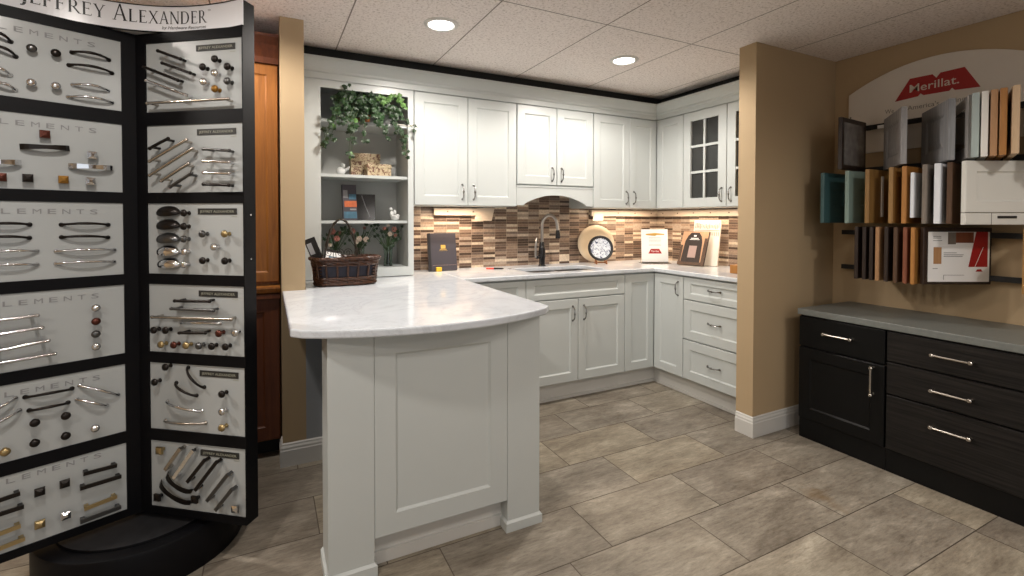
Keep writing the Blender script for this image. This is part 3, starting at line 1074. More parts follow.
mb.add([(a, -.0325, b) for a, b in arch] + [(a, -.0295, b) for a, b in arch], [tuple(range(n)), tuple(range(n, 2 * n))[::-1]] + [(i, n + i, n + (i + 1) % n, (i + 1) % n) for i in range(n)])
mb.xf(mt).build('arched_panel', 'darkwood', t)
MB().box(-.036, .036, -.0345, -.032, .058, .155).xf(mt).build('centre_panel', 'pinkgray', t)
mb = MB().box(-.045, .045, -.0335, -.032, .205, .209).box(-.035, .035, -.0335, -.032, .214, .220).box(-.012, .012, -.0335, -.032, .232, .244).box(-.02, .075, -.032, -.030, .028, .036)
mb.xf(mt).build('printed_lines', 'paper', t)
MB().box(-.122, .122, -.0315, -.030, 0, .024).box(-.119, -.098, -.0312, -.030, .024, .16).box(.092, .119, -.0312, -.030, .024, .22).xf(mt).build('dark_edging', 'walnut', t)
# wood block peeking out beside the partition
o = MB().box(-.425, -.365, -1.225, -1.150, .9142, .972).build('wood_block', 'orangewood', bevel=.002)
tag(o, 'small honey wooden block on the counter beside the partition wall', 'block')

# power strips under the wall cabinets with hang tags
def power_strip(label, pts, tagpos, n_out):
    t = thing('power_strip', label, 'power strip', (pts[0][0], pts[0][1], 1.35))
    off = Vector(t.location)
    for (xa, ya), (xb, yb_) in zip(pts[:-1], pts[1:]):
        L = math.hypot(xb - xa, yb_ - ya)
        an = math.atan2(yb_ - ya, xb - xa)
        mt = Matrix.Translation((xa - off.x, ya - off.y, 0)) @ Matrix.Rotation(an, 4, 'Z')
        MB().box(0, L, -.020, .002, -.036, .020).xf(mt).build('channel', 'strip', t, bevel=.003)
        k = max(2, int(L / .16))
        for i in range(k):
            q = (i + .5) * L / k
            MB().box(q - .006, q + .006, -.0212, -.0195, -.012, -.002).xf(mt).build('outlet', 'socket', t)
    return t


power_strip('short cream power strip under the wall cabinet next to the hutch', [(-2.21, -.03), (-1.80, -.03)], 0, 3)
power_strip('long cream power strip turning the corner under the right wall cabinets', [(-.80, -.03), (-.028, -.03), (-.028, -1.46)], 0, 8)
for xx, sg, lab in ((-1.90, 1, 'cream hang tag on the short power strip beside the sink'), (-.79, -1, 'cream hang tag at the left end of the long power strip')):
    t = thing('hang_tag', lab, 'tag', (xx, -.052, 1.372))
    s = sg
    mb = MB().add([(.03, -.0, 0), (.175, 0, 0), (.145, -.012, -.098), (0, -.012, -.098)], [(0, 1, 2, 3)])
    if s < 0:
        mb = MB().add([(.02, 0, 0), (.125, 0, 0), (.10, -.012, -.098), (-.01, -.012, -.098)], [(0, 1, 2, 3)])
    v = list(mb.v)
    mb.add([(a, b + .002, c) for a, b, c in v], [(3, 2, 1, 0)])
    mb.f += [(i, (i + 1) % 4, 4 + (i + 1) % 4, 4 + i) for i in range(4)]
    mb.build('card', 'strip', t)

# ------------------------------------------------------------------ things in the hutch
def leaf(mb, c, n, up, s):
    """five-lobed ivy leaf"""
    n = Vector(n).normalized()
    up = Vector(up)
    up = (up - n * up.dot(n)).normalized()
    rt = up.cross(n)
    out = [(0, -.55), (.22, -.62), (.58, -.42), (.46, -.08), (.85, .22), (.40, .32), (.22, .55), (0, 1.0), (-.22, .55), (-.40, .32), (-.85, .22), (-.46, -.08), (-.58, -.42), (-.22, -.62)]
    c = Vector(c)
    vs = [c + n * (s * .12)] + [c + rt * (a * s) + up * (b * s) - n * (abs(a) * s * .25) for a, b in out]
    k = len(out)
    mb.add(vs, [(0, 1 + i, 1 + (i + 1) % k) for i in range(k)])


rnd = random.Random(11)
t = thing('ivy_plant', 'green trailing ivy plant on the upper shelf of the open hutch', 'plant', (-2.74, -.20, HS1))
MB().lathe([(.032, 0.0), (.040, .002), (.055, .085), (.060, .087), (.060, .10), (.053, .10), (.048, .06), (.002, .058)], n=20).build('pot', 'standwood', t, True)
dark, light, st = MB(), MB(), MB()
strands = []
for i in range(20):
    # spread of strand ends over the visible mass
    ex = rnd.uniform(-.215, .20)
    ez = rnd.uniform(-.10, .13) - max(0, ex) * .25
    strands.append((ex, rnd.uniform(-.22, -.10), ez))
strands += [(-.262, -.16, -.150), (-.255, -.17, -.17), (-.22, -.17, -.13), (.232, -.185, -.17), (.238, -.18, -.205), (-.115, -.18, -.200), (-.10, -.18, -.225), (-.125, -.13, .185), (-.15, -.13, .15),
            (.03, -.12, .165), (-.02, -.17, -.13), (.275, -.19, -.025), (.22, -.16, .14), (.235, -.17, .115), (.12, -.17, .12)]
for (ex, ey, ez) in strands:
    p0 = Vector((0, 0, .09))
    p3 = Vector((ex, ey, ez))
    p1 = p0 + Vector((ex * .3, ey * .5, .10))
    p2 = Vector((ex * .85, ey, max(ez, -.02) + .04))
    pts = [p0 * (1 - u) ** 3 + p1 * 3 * u * (1 - u) ** 2 + p2 * 3 * u * u * (1 - u) + p3 * u ** 3 for u in [j / 8 for j in range(9)]]
    st.tube(pts, .0016, 5)
    for j in range(3, 9):
        for q in range(2):
            c = pts[j] + Vector((rnd.uniform(-.022, .022), rnd.uniform(-.02, .01), rnd.uniform(-.02, .02)))
            if c.z < .012 and c.y > -.12:
                c.y = -.13
            nn = Vector((rnd.uniform(-.6, .5), -1, rnd.uniform(-.2, .7)))
            upv = Vector((rnd.uniform(-.8, .8), 0, rnd.uniform(-1, .2)))
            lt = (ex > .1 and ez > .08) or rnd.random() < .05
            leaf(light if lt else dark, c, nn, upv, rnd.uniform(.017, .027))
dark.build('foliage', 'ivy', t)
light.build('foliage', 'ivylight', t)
st.build('stems', 'stem', t)
MB().tube([(.18, -.17, -.01), (.22, -.175, -.012), (.255, -.18, -.018), (.285, -.18, -.005)], .0045, 6).build('twig', 'twig', t, True)

for lab, x0, x1, y0, y1, za, zb2 in (('small floral-print keepsake box standing in front in the hutch', -2.715, -2.560, -.215, -.10, 0, .085),
                                     ('larger floral-print keepsake box behind the small one in the hutch', -2.800, -2.610, -.095, -.02, 0, .165)):
    t = thing('keepsake_box', lab, 'box', ((x0 + x1) / 2, (y0 + y1) / 2, HS2), 0, None)
    a, b = (x1 - x0) / 2, (y1 - y0) / 2
    MB().box(-a, a, -b, b, 0, zb2 * .68).build('body', 'boxprint', t, bevel=.002)
    MB().box(-a - .003, a + .003, -b - .003, b + .003, zb2 * .68, zb2).build('lid', 'boxprint', t, bevel=.004)
t = thing('bird_figurine', 'small white bird figurine left of the floral boxes in the hutch', 'figurine', (-2.875, -.17, HS2))
MB().sphere((0, 0, .030), .026, 12, 1.15, .9, 1.1).sphere((.012, -.004, .066), .016, 10).tube([(.02, 0, .035), (.045, 0, .05), (.055, 0, .062)], [.014, .008, .003], 8).lathe([(.018, 0), (.016, .006), (.005, .008)], n=12).build('body', 'porcelain', t, True)
MB().sphere((.006, -.019, .070), .003, 6).sphere((.026, -.01, .066), .004, 6).build('markings', 'inkblack', t)
t = thing('white_cup', 'white porcelain cup right of the floral boxes in the hutch', 'cup', (-2.535, -.10, HS2))
MB().lathe([(.016, 0), (.020, .003), (.030, .045), (.031, .075), (.028, .075), (.026, .045), (.014, .008), (.001, .007)], n=18).build('bowl', 'porcelain', t, True)

t = thing('magazine', 'colourful magazine with orange cover band standing on the middle shelf', 'magazine', (-2.825, -.19, HS3), .15)
mt = Matrix.Rotation(-.12, 4, 'X')
MB().box(-.045, .045, -.020, 0, 0, .232).xf(mt).build('cover', 'bookblack', t, bevel=.001)
mb = MB().box(-.034, .044, -.0212, -.0205, .085, .125)
mb.xf(mt).build('orange_band', 'orange', t)
MB().box(-.040, -.012, -.0212, -.0205, .145, .195).box(.0, .040, -.0212, -.0205, .065, .075).xf(mt).build('photo', 'ink', t)
MB().box(-.040, .042, -.0212, -.0205, .012, .055).box(-.004, .042, -.0212, -.0205, .135, .17).xf(mt).build('blue_band', 'blue', t)
t = thing('black_album', 'black album leaning beside the magazine on the middle shelf', 'book', (-2.718, -.14, HS3), -.08)
mt = Matrix.Rotation(-.15, 4, 'X')
MB().box(-.066, .066, -.014, 0, 0, .175).xf(mt).build('cover', 'blackgloss', t, bevel=.002)
MB().tube([(-.02, -.0145, .165), (.0, -.0145, .10), (.03, -.0145, .02)], .003, 5).xf(mt).build('cover_stripe', 'ink', t)
t = thing('angel_figurine', 'small white kneeling angel figurine on the middle shelf', 'figurine', (-2.543, -.20, HS3))
MB().sphere((.012, 0, .018), .022, 10, 1.3, .9, .85).sphere((-.012, 0, .042), .015, 10, .9, .9, 1.5).sphere((-.018, -.004, .076), .012, 10).tube([(-.02, -.008, .05), (-.012, -.018, .03), (.01, -.02, .028)], .005, 6).sphere((.010, .006, .056), .013, 8, .9, .5, 1.3).sphere((.026, -.004, .030), .014, 8).build('body', 'porcelain', t, True)


def blossom(mb, c, r, seed):
    rn = random.Random(seed)
    c = Vector(c)
    for ring, (q, s, tl) in enumerate(((1.0, .62, .35), (.6, .55, .8))):
        for k in range(6):
            a = k * PI / 3 + ring * .5 + rn.uniform(-.1, .1)
            d = Vector((math.cos(a), -.45, math.sin(a)))
            mb.sphere(c + d * r * q * .55, r * s, 6, 1, .45, 1)
    mb.sphere(c + Vector((0, -r * .45, 0)), r * .35, 6)


def flowers(label, x, y, heads, leaves, h=.13, m='vaseglass'):
    t = thing('flower_vase', label, 'flower vase', (x, y, HB))
    MB().lathe([(.026, 0.0), (.030, .003), (.027, h * .5), (.032, h), (.030, h), (.025, h * .5), (.026, .008), (.001, .007)], n=20).build('vase', m, t, True)
    sm, lm, pk, cr = MB(), MB(), MB(), MB()
    rn = random.Random(int(abs(x) * 1000))
    for i, (hx, hy, hz, r, c) in enumerate(heads):
        sm.tube([(rn.uniform(-.012, .012), rn.uniform(-.01, .01), .012), (hx * .2, hy * .2, h), (hx, hy, hz)], .0022, 5)
        blossom(pk if c == 'p' else cr, (hx, hy - .005, hz), r * .72, i)
    for i in range(leaves):
        a = rn.uniform(-1, 1)
        z = rn.uniform(h, h + .15)
        p = Vector((a * .065 * (z - h + .06) / .1, rn.uniform(-.05, .02), z))
        sm.tube([(0, 0, h * .7), p], .0013, 4)
        leaf(lm, p, (rn.uniform(-.4, .4), -1, .3), (a, 0, 1), rn.uniform(.012, .022))
    for k in range(8):
        a = rn.uniform(-1, 1)
        sm.tube([(rn.uniform(-.015, .015), rn.uniform(-.01, .01), .01), (rn.uniform(-.01, .01), 0, h), (a * .05, -.01, h + .10)], .003, 5)
    sm.build('stems', 'stem', t)
    lm.build('leaves', 'ivy', t)
    pk.build('pink_blossoms', 'pink', t, True)
    cr.build('cream_blossoms', 'cream', t, True)
    return t


flowers('glass vase of mixed flowers at the right end of the bottom hutch shelf', -2.580, -.20, [(.035, -.02, .245, .022, 'p'), (.005, -.03, .215, .020, 'c'), (-.03, -.02, .25, .016, 'p'), (.0, 0, .27, .013, 'c'), (.045, -.01, .205, .014, 'p')], 26)
flowers('vase of pink and cream flowers directly behind the basket handle', -2.760, -.17, [(-.05, -.02, .235, .026, 'p'), (-.01, -.04, .185, .024, 'c'), (.035, -.03, .180, .024, 'c'), (-.025, -.03, .165, .018, 'c'), (.03, 0, .255, .012, 'p')], 24)
flowers('vase of dusky pink flowers at the left end of the bottom hutch shelf', -2.915, -.19, [(-.02, -.02, .235, .026, 'p'), (.005, -.04, .190, .024, 'p'), (-.035, -.03, .150, .017, 'c'), (.03, 0, .225, .014, 'p')], 22)

# ------------------------------------------------------------------ wicker basket
t = thing('wicker_basket', 'dark wicker basket with arched handle on the peninsula counter', 'basket', (-2.905, -.575, .9185))


def oval(a, b, z, n=64, e=3.0, wob=0.0, ph=0, fq=16):
    out = []
    for k in range(n):
        th = 2 * PI * k / n
        c, s = math.cos(th), math.sin(th)
        r = (abs(c) ** e + abs(s) ** e) ** (-1 / e)
        q = 1 + wob * math.sin(fq * th + ph)
        out.append((a * r * c * q, b * r * s * q, z + wob * .35 * math.cos(fq * th + ph) * a))
    return out


A0, B0, A1, B1 = .160, .088, .178, .104
mb = MB()
for (z0, z1, rows) in ((.004, .040, 5), (.112, .142, 4)):
    for i in range(rows):
        z = z0 + (z1 - z0) * i / (rows - 1)
        u = z / .145
        mb.tube(oval(A0 + (A1 - A0) * u, B0 + (B1 - B0) * u, z, wob=.020, ph=i * PI), .0062, 6, closed=True)
for ph in (0, PI):
    mb.tube(oval(A1 + .004, B1 + .004, .148, wob=.035, ph=ph, fq=22, n=110), .0095, 6, closed=True)
    mb.tube(oval(A0 + .003, B0 + .003, .008, wob=.025, ph=ph, fq=22, n=110), .0065, 6, closed=True)
mb.build('weave', 'wicker', t, True)
mb = MB()
lo, hi = oval(A0 + .001, B0 + .001, .01, 20), oval(A1 + .001, B1 + .001, .145, 20)
for a, b in zip(lo, hi):
    mb.tube([a, b], .0060, 6)
for zz in (.058, .076, .094):
    u = zz / .145
    for ph in (0,):
        o2 = oval(A0 + (A1 - A0) * u, B0 + (B1 - B0) * u, zz, wob=.012, ph=ph)
        mb.tube(o2[56:] + o2[:9], .004, 6)
        mb.tube(o2[24:41], .004, 6)
mb.build('stakes', 'wicker', t, True)
mb = MB().rings([oval(A0 - .004, B0 - .004, .003), oval(A1 - .008, B1 - .008, .142), oval(A1 - .014, B1 - .014, .142), oval(A0 - .010, B0 - .010, .010)])
mb.build('lining', 'lining', t)
pts = []
for i in range(21):
    a = PI * i / 20
    pts.append((-.020 - .085 * math.cos(a) * (1 - .12 * math.sin(a)), .02, .145 + .22 * math.sin(a) ** .9))
hd = MB().tube(pts, .006, 8)
hd.tube([(p[0] + .006 * math.cos(i * 1.3), p[1] + .006 * math.sin(i * 1.3), p[2]) for i, p in enumerate(pts)], .0035, 6)
hd.tube([(p[0] + .006 * math.cos(i * 1.3 + 3), p[1] + .006 * math.sin(i * 1.3 + 3), p[2]) for i, p in enumerate(pts)], .0035, 6)
hd.build('handle', 'iron', t, True)
mb = MB()
for cx, sg in ((-.095, 1), (-.035, -1), (.005, 1), (.065, -1)):
    sp = []
    for i in range(26):
        a = i * .42
        r = .024 * (1 - i / 30)
        sp.append((cx + sg * r * math.cos(a), -.055, .180 + r * math.sin(a)))
    mb.tube(sp, .0020, 5)
    mb.tube([(cx + sg * .024, -.055, .18), (cx + sg * .022, -.060, .145)], .0020, 5)
mb.build('scrollwork', 'iron', t, True)
t = thing('leaflet', 'black folded leaflet with white panel sticking out of the basket', 'leaflet', (-3.03, -.575, 1.0), .25)
mt = Matrix.Rotation(-.35, 4, 'Y') @ Matrix.Rotation(-.1, 4, 'X')
MB().box(-.030, .030, -.006, 0, -.03, .19).xf(mt).build('cover', 'blackgloss', t)
MB().box(-.026, .000, -.0072, -.0062, .10, .165).xf(mt).build('white_panel', 'ink', t)
t = thing('business_card_holder', 'black holder with white and teal cards at the basket end', 'cards', (-2.99, -.60, 1.03), .2)
mt = Matrix.Rotation(-.45, 4, 'X') @ Matrix.Rotation(.25, 4, 'Y')
MB().box(-.040, .045, 0, .012, -.03, .095).xf(mt).build('holder', 'blackgloss', t)
MB().box(-.030, .050, -.006, -.001, -.01, .075).xf(mt).build('card', 'paper', t)
MB().box(-.015, .035, -.0072, -.0062, .025, .050).xf(mt).build('card_print', 'blue', t)

# ------------------------------------------------------------------ cherry cabinet behind the tower
t = thing('cherry_cabinet', 'tall cherry wood cabinet between the display tower and partition', 'cabinet', (-3.75, 0, 0))
MB().box(0, .505, -.56, -.001, .09, 2.20).build('body', 'cherry', t)
MB().box(0, .505, -.50, -.001, 0, .09).build('toe_kick', 'blackpaint', t)
shaker_mb(.003, .502, .95, 2.10, -.581, fr=.05).build('upper_door', 'cherry', t)
shaker_mb(.003, .502, .10, .86, -.581, fr=.07).build('lower_door', 'shadedcherry', t)
MB().rings([[(-.0, -.56, z0), (.508, -.56, z0), (.508, -.56 - d, z0), (-.0, -.56 - d, z0)] for z0, d in ((.885, .022), (.895, .045), (.915, .050), (.925, .048), (.930, .03))]).build('ledge', 'cherry', t)
MB().box(0, .507, -.60, -.56, .862, .886).build('apron', 'shadedcherry', t)
MB().rings([[(-.0, -.5, z0), (.508, -.5, z0), (.508, -.56 - d, z0), (-.0, -.56 - d, z0)] for z0, d in ((2.11, .022), (2.14, .028), (2.20, .055), (2.235, .075), (2.25, .078))]).build('crown', 'shadedcherry', t)

# ------------------------------------------------------------------ dark cabinets on the right
CH = .7285


def dark(name, label, y, w, fronts):
    t = thing(name, label, 'cabinet', (XW, y, 0), RIGHT)
    DD = .508
    MB().box(.001, w - .001, -DD, -.001, .0, CH).build('body', 'blackpaint', t)
    MB().box(.0, w, -DD - .006, -DD, 0, .118).build('plinth', 'espressofl', t)
    for f in fronts:
        kind, x0, x1, z0, z1, hd = f
        if kind == 'shaker':
            o = shaker_mb(x0, x1, z0, z1, -DD - .022, fr=.062).build('door', 'espressofl', t)
        else:
            o = slab_mb(x0, x1, z0, z1, -DD - .022).build('drawer', 'espresso' if name == 'dark_drawer_cabinet' else 'espressofl', t)
        d, hx, hz = hd
        mb = bar_pull_mb()
        if d == 'v':
            mb.xf(Matrix.Rotation(PI / 2, 4, 'Y'))
        mb.xf(Matrix.Translation((hx, -DD - .022, hz))).build('handle', 'hn', o, True)
    return t


dark('dark_door_cabinet', 'black framed-door low cabinet with one drawer, nearest the partition wall', -1.690, .450,
     [('slab', .003, .447, .548, .720, ('h', .226, .643)), ('shaker', .003, .447, .122, .538, ('v', .398, .450))])
dark('dark_drawer_cabinet', 'black wood-grain low cabinet with three wide drawers at the right', -2.142, .540,
     [('slab', .004, .536, .572, .718, ('h', .270, .650)), ('slab', .004, .536, .405, .563, ('h', .270, .482)), ('slab', .004, .536, .122, .397, ('h', .270, .309))])
o = MB().box(-.500, XW, -2.725, -1.682, CH, .7635).build('laminate_countertop', 'laminate', bevel=.003)
tag(o, 'gray laminate countertop on the black cabinets under the door samples', 'countertop')

# ------------------------------------------------------------------ hardware display tower
TC = Vector((-3.734, -1.114, 0))
VX = Vector((-3.736, -1.202, 0))
RW = Matrix(((.7923, .6101, 0, VX.x), (-.6101, .7923, 0, VX.y), (0, 0, 1, 0), (0, 0, 0, 1)))
LW = Matrix(((.9265, -.3762, 0, VX.x), (.3762, .9265, 0, VX.y), (0, 0, 1, 0), (0, 0, 0, 1)))
TOLOC = Matrix.Translation(-TC)
tower = thing('hardware_display_tower', 'black revolving display tower of cabinet knobs and pulls on round base', 'display stand', tuple(TC))
bs = MB().lathe([(.332, 0), (.334, .006), (.334, .138), (.330, .147), (.322, .150), (.285, .150), (.283, .143), (.272, .143), (.270, .151)], n=72).build('base', 'black', tower, True, ang=30)
MB().lathe([(.2695, .140), (.2695, .1515), (.02, .1515)], n=72).build('turntable', 'basegray', bs, True, ang=30)
MB().lathe([(.045, .151), (.045, 1.972)], n=12).build('centre_post', 'black', tower)
ROWS = [(1.681, 1.936), (1.383, 1.632), (1.081, 1.343), (.787, 1.042), (.495, .747), (.200, .452)]


def wing_mb(sg):
    mb = MB()

    def bx(a, b, y0, y1, z0, z1):
        a, b = (a, b) if sg > 0 else (-b, -a)
        mb.box(a, b, y0, y1, z0, z1)
    bx(0.005, .457, .010, .056, .172, 1.972)
    bx(.4525, .457, .010, .056, 1.972, 2.068)
    bx(0.0, .044, -.003, .010, .172, 1.972)
    bx(.4525, .457, -.003, .010, .172, 2.068)
    zs = [1.972] + [z for r in ROWS for z in (r[1], r[0])] + [.172]
    for i in range(0, len(zs), 2):
        bx(.044, .4525, -.003, .010, zs[i + 1], zs[i])
    return mb


for sg, WM in ((1, RW), (-1, LW)):
    wf = wing_mb(sg).xf(TOLOC @ WM).build('wing_frame', 'black', tower)
    if sg > 0:
        mb = MB()
        for zz in (1.30, 1.14):
            mb.lathe([(.0035, 0), (.003, .0015), (.001, .002)], (.457, .030, zz), 8, 'x')
        mb.xf(TOLOC @ WM).build('screw', 'hc', wf)
BW = RW.copy()
bd = Vector((.13, .99, 0)).normalized()
BW = Matrix(((bd.x, -bd.y, 0, TC.x), (bd.y, bd.x, 0, TC.y), (0, 0, 1, 0), (0, 0, 0, 1)))
MB().box(.03, .47, -.028, .028, .172, 1.972).xf(TOLOC @ BW).build('wing_frame', 'black', tower)

HW = [
 ('L', 0, [('a', 'k', 0.376, 1.875, 0.326, 1.858), ('a', 'k', 0.368, 1.831, 0.315, 1.813), ('a', 'k', 0.178, 1.862, 0.079, 1.861), ('a', 'k', 0.186, 1.816, 0.071, 1.815), ('a', 'c', 0.177, 1.75, 0.083, 1.748), ('a', 'c', 0.189, 1.706, 0.072, 1.707), ('a', 'c', 0.377, 1.763, 0.328, 1.749), ('a', 'c', 0.369, 1.715, 0.317, 1.704), ('k', 'b', 0.279, 1.845), ('k', 'k', 0.221, 1.844), ('k', 'c', 0.281, 1.732), ('k', 'c', 0.222, 1.733)]),
 ('L', 1, [('s', 'r', 0.251, 1.568), ('w', 'k', 0.31, 1.521, 0.189, 1.528), ('w', 'c', 0.402, 1.464, 0.306, 1.468), ('w', 'c', 0.193, 1.468, 0.072, 1.469), ('s', 'c', 0.131, 1.51), ('s', 'k', 0.293, 1.419), ('s', 'o', 0.207, 1.419), ('s', 'c', 0.137, 1.418), ('s', 'r', 0.354, 1.418)]),
 ('L', 2, [('a', 'k', 0.39, 1.266, 0.29, 1.266), ('a', 'k', 0.391, 1.225, 0.291, 1.222), ('a', 'c', 0.402, 1.178, 0.274, 1.177), ('a', 'c', 0.402, 1.135, 0.274, 1.132), ('a', 'k', 0.212, 1.265, 0.088, 1.264), ('a', 'k', 0.212, 1.222, 0.089, 1.218), ('a', 'c', 0.226, 1.174, 0.072, 1.172), ('a', 'c', 0.227, 1.132, 0.073, 1.129)]),
 ('L', 3, [('b', 'c', 0.383, 0.963, 0.277, 0.966), ('b', 'c', 0.38, 0.918, 0.266, 0.924), ('b', 'c', 0.376, 0.866, 0.252, 0.878), ('b', 'c', 0.37, 0.827, 0.237, 0.831), ('k', 'c', 0.128, 0.969), ('k', 'r', 0.128, 0.921), ('k', 'b', 0.129, 0.876), ('k', 'c', 0.129, 0.831)]),
 ('L', 4, [('a', 'k', 0.307, 0.695, 0.192, 0.693), ('a', 'k', 0.298, 0.648, 0.203, 0.647), ('a', 'c', 0.171, 0.698, 0.067, 0.637), ('a', 'c', 0.179, 0.651, 0.099, 0.606), ('a', 'c', 0.404, 0.661, 0.33, 0.698), ('a', 'c', 0.396, 0.621, 0.321, 0.655), ('k', 'k', 0.287, 0.608), ('k', 'k', 0.211, 0.608), ('k', 'k', 0.288, 0.541), ('k', 'k', 0.212, 0.539), ('k', 'c', 0.135, 0.54), ('k', 'g', 0.356, 0.536)]),
 ('L', 5, [('f', 'k', 0.169, 0.39, 0.076, 0.385), ('f', 'k', 0.178, 0.342, 0.064, 0.34), ('f', 'g', 0.168, 0.265, 0.077, 0.271), ('f', 'b', 0.179, 0.224, 0.066, 0.227), ('f', 'k', 0.395, 0.385, 0.324, 0.389), ('f', 'k', 0.392, 0.341, 0.316, 0.342), ('f', 'g', 0.397, 0.277, 0.324, 0.282), ('f', 'g', 0.393, 0.23, 0.315, 0.235), ('s', 'k', 0.278, 0.372), ('s', 'k', 0.216, 0.374), ('s', 'g', 0.279, 0.263), ('s', 'c', 0.215, 0.263)]),
 ('R', 0, [('b', 'k', 0.131, 1.895, 0.226, 1.86), ('b', 'k', 0.149, 1.85, 0.266, 1.808), ('b', 'k', 0.071, 1.84, 0.214, 1.785), ('b', 'c', 0.079, 1.79, 0.251, 1.729), ('b', 'n', 0.082, 1.708, 0.421, 1.709), ('k', 'k', 0.359, 1.856), ('k', 'k', 0.309, 1.83), ('k', 'k', 0.41, 1.826), ('k', 'c', 0.358, 1.806), ('k', 'c', 0.311, 1.777), ('k', 'b', 0.409, 1.775), ('k', 'o', 0.358, 1.75)]),
 ('R', 1, [('b', 'k', 0.09, 1.543, 0.17, 1.577), ('b', 'n', 0.089, 1.496, 0.247, 1.57), ('b', 'n', 0.089, 1.445, 0.272, 1.538), ('b', 'n', 0.139, 1.424, 0.255, 1.484), ('b', 'b', 0.177, 1.402, 0.267, 1.45), ('b', 'b', 0.318, 1.535, 0.423, 1.527), ('b', 'c', 0.317, 1.492, 0.422, 1.486), ('b', 'c', 0.317, 1.451, 0.422, 1.446), ('b', 'k', 0.316, 1.41, 0.421, 1.405)]),
 ('R', 2, [('u', 'k', 0.137, 1.307), ('u', 'k', 0.136, 1.258), ('u', 'b', 0.135, 1.208), ('u', 'c', 0.135, 1.162), ('u', 'c', 0.138, 1.116), ('k', 'k', 0.223, 1.307), ('k', 'k', 0.222, 1.258), ('k', 'b', 0.221, 1.212), ('k', 'c', 0.221, 1.165), ('k', 'c', 0.22, 1.119), ('k', 'b', 0.3, 1.231), ('k', 'g', 0.392, 1.232), ('k', 'c', 0.347, 1.185), ('k', 'k', 0.3, 1.135), ('k', 'k', 0.392, 1.135)]),
 ('R', 3, [('b', 'k', 0.19, 0.987, 0.336, 0.99), ('b', 'b', 0.175, 0.958, 0.352, 0.958), ('b', 'n', 0.092, 0.924, 0.425, 0.929), ('a', 'c', 0.183, 0.901, 0.352, 0.907), ('b', 'k', 0.208, 0.871, 0.318, 0.876), ('k', 'k', 0.087, 0.873), ('k', 'k', 0.138, 0.874), ('k', 'r', 0.364, 0.873), ('k', 'c', 0.43, 0.878), ('k', 'g', 0.118, 0.821), ('k', 'r', 0.173, 0.822), ('k', 'g', 0.226, 0.823), ('k', 'b', 0.28, 0.824), ('k', 'k', 0.334, 0.825), ('k', 'k', 0.391, 0.826)]),
 ('R', 4, [('k', 'k', 0.136, 0.738), ('k', 'k', 0.088, 0.679), ('a', 'k', 0.213, 0.735, 0.281, 0.666), ('a', 'k', 0.161, 0.675, 0.248, 0.633), ('a', 'c', 0.121, 0.602, 0.267, 0.577), ('a', 'n', 0.111, 0.528, 0.285, 0.534), ('k', 'k', 0.374, 0.654), ('k', 'c', 0.373, 0.59), ('k', 'g', 0.372, 0.531)]),
 ('R', 5, [('f', 'n', 0.131, 0.355, 0.198, 0.442), ('f', 'c', 0.167, 0.327, 0.253, 0.44), ('f', 'k', 0.226, 0.319, 0.302, 0.409), ('f', 'k', 0.259, 0.292, 0.353, 0.408), ('f', 'b', 0.309, 0.258, 0.397, 0.365), ('f', 'b', 0.344, 0.228, 0.415, 0.314), ('w', 'k', 0.121, 0.334, 0.226, 0.274), ('w', 'k', 0.09, 0.297, 0.221, 0.231), ('s', 'g', 0.101, 0.422), ('s', 'k', 0.089, 0.244), ('s', 'k', 0.251, 0.254), ('s', 'c', 0.421, 0.239)]),
]

HM = {'k': 'hk', 'b': 'hb', 'c': 'hc', 'n': 'hn', 'g': 'hg', 'o': 'ho', 'r': 'hr'}


def hw_mb(kind, x0, z0, x1, z1):
    L = math.hypot(x1 - x0, z1 - z0)
    mb = MB()
    if kind == 'a':
        pts, rr = [], []
        for i in range(13):
            u = -1 + i / 6
            pts.append((u * L / 2, -.004 - .024 * (1 - u * u) ** .7, .005 * (1 - u * u)))
            rr.append(.0036 + .0016 * (1 - abs(u)) + .0022 * math.exp(-((abs(u) - 1) / .12) ** 2))
        mb.tube(pts, rr, 8)
        for s in (-1, 1):
            mb.lathe([(.0075, 0), (.0075, .003), (.004, .006)], (s * L / 2, 0, 0), 10, 'y')
    elif kind == 'b':
        mb.tube([(-L / 2, -.033, 0), (0, -.034, 0), (L / 2, -.033, 0)], .0055, 8)
        for s in (-1, 1):
            q = s * (L / 2 - min(.012, L * .12))
            mb.tube([(q, 0, 0), (q, -.033, 0)], .005, 8)
            mb.sphere((s * L / 2, -.033, 0), .0068, 8)
    elif kind == 'f':
        mb.box(-L / 2, L / 2, -.028, -.022, -.0065, .0065)
        for s in (-1, 1):
            q = s * (L / 2 - .008)
            mb.box(q - .006, q + .006, -.023, 0, -.0055, .0055)
    elif kind == 'w':
        rs = []
        for i in range(13):
            u = -1 + i / 6
            y = -.003 - .024 * (1 - u * u) ** .6
            h = .0095 - .003 * (1 - abs(u))
            rs.append([(u * L / 2, y, -h), (u * L / 2, y - .004, -h), (u * L / 2, y - .004, h), (u * L / 2, y, h)])
        mb.rings(rs)
    return mb, L


def place_hw(mb, kind, x0, z0, x1, z1):
    # keep "up" roughly up
    if x1 < x0:
        x0, z0, x1, z1 = x1, z1, x0, z0
    an = math.atan2(z1 - z0, x1 - x0)
    return mb.xf(Matrix.Translation(((x0 + x1) / 2, .002, (z0 + z1) / 2)) @ Matrix.Rotation(-an, 4, 'Y'))


def fit_text(body, x0, x1, z, cap, depth=.0006, italic=0, bold=0.0):
    mb = text_mb(body, 1.0, 1.0, 'LEFT', italic, bold)
    xs_ = [p[0] for p in mb.v]
    a, b = min(xs_), max(xs_)
    s = cap / .70
    mb.v = [(x0 + (p[0] - a) / (b - a) * (x1 - x0), p[1] * depth, z + p[2] * s) for p in mb.v]
    return mb


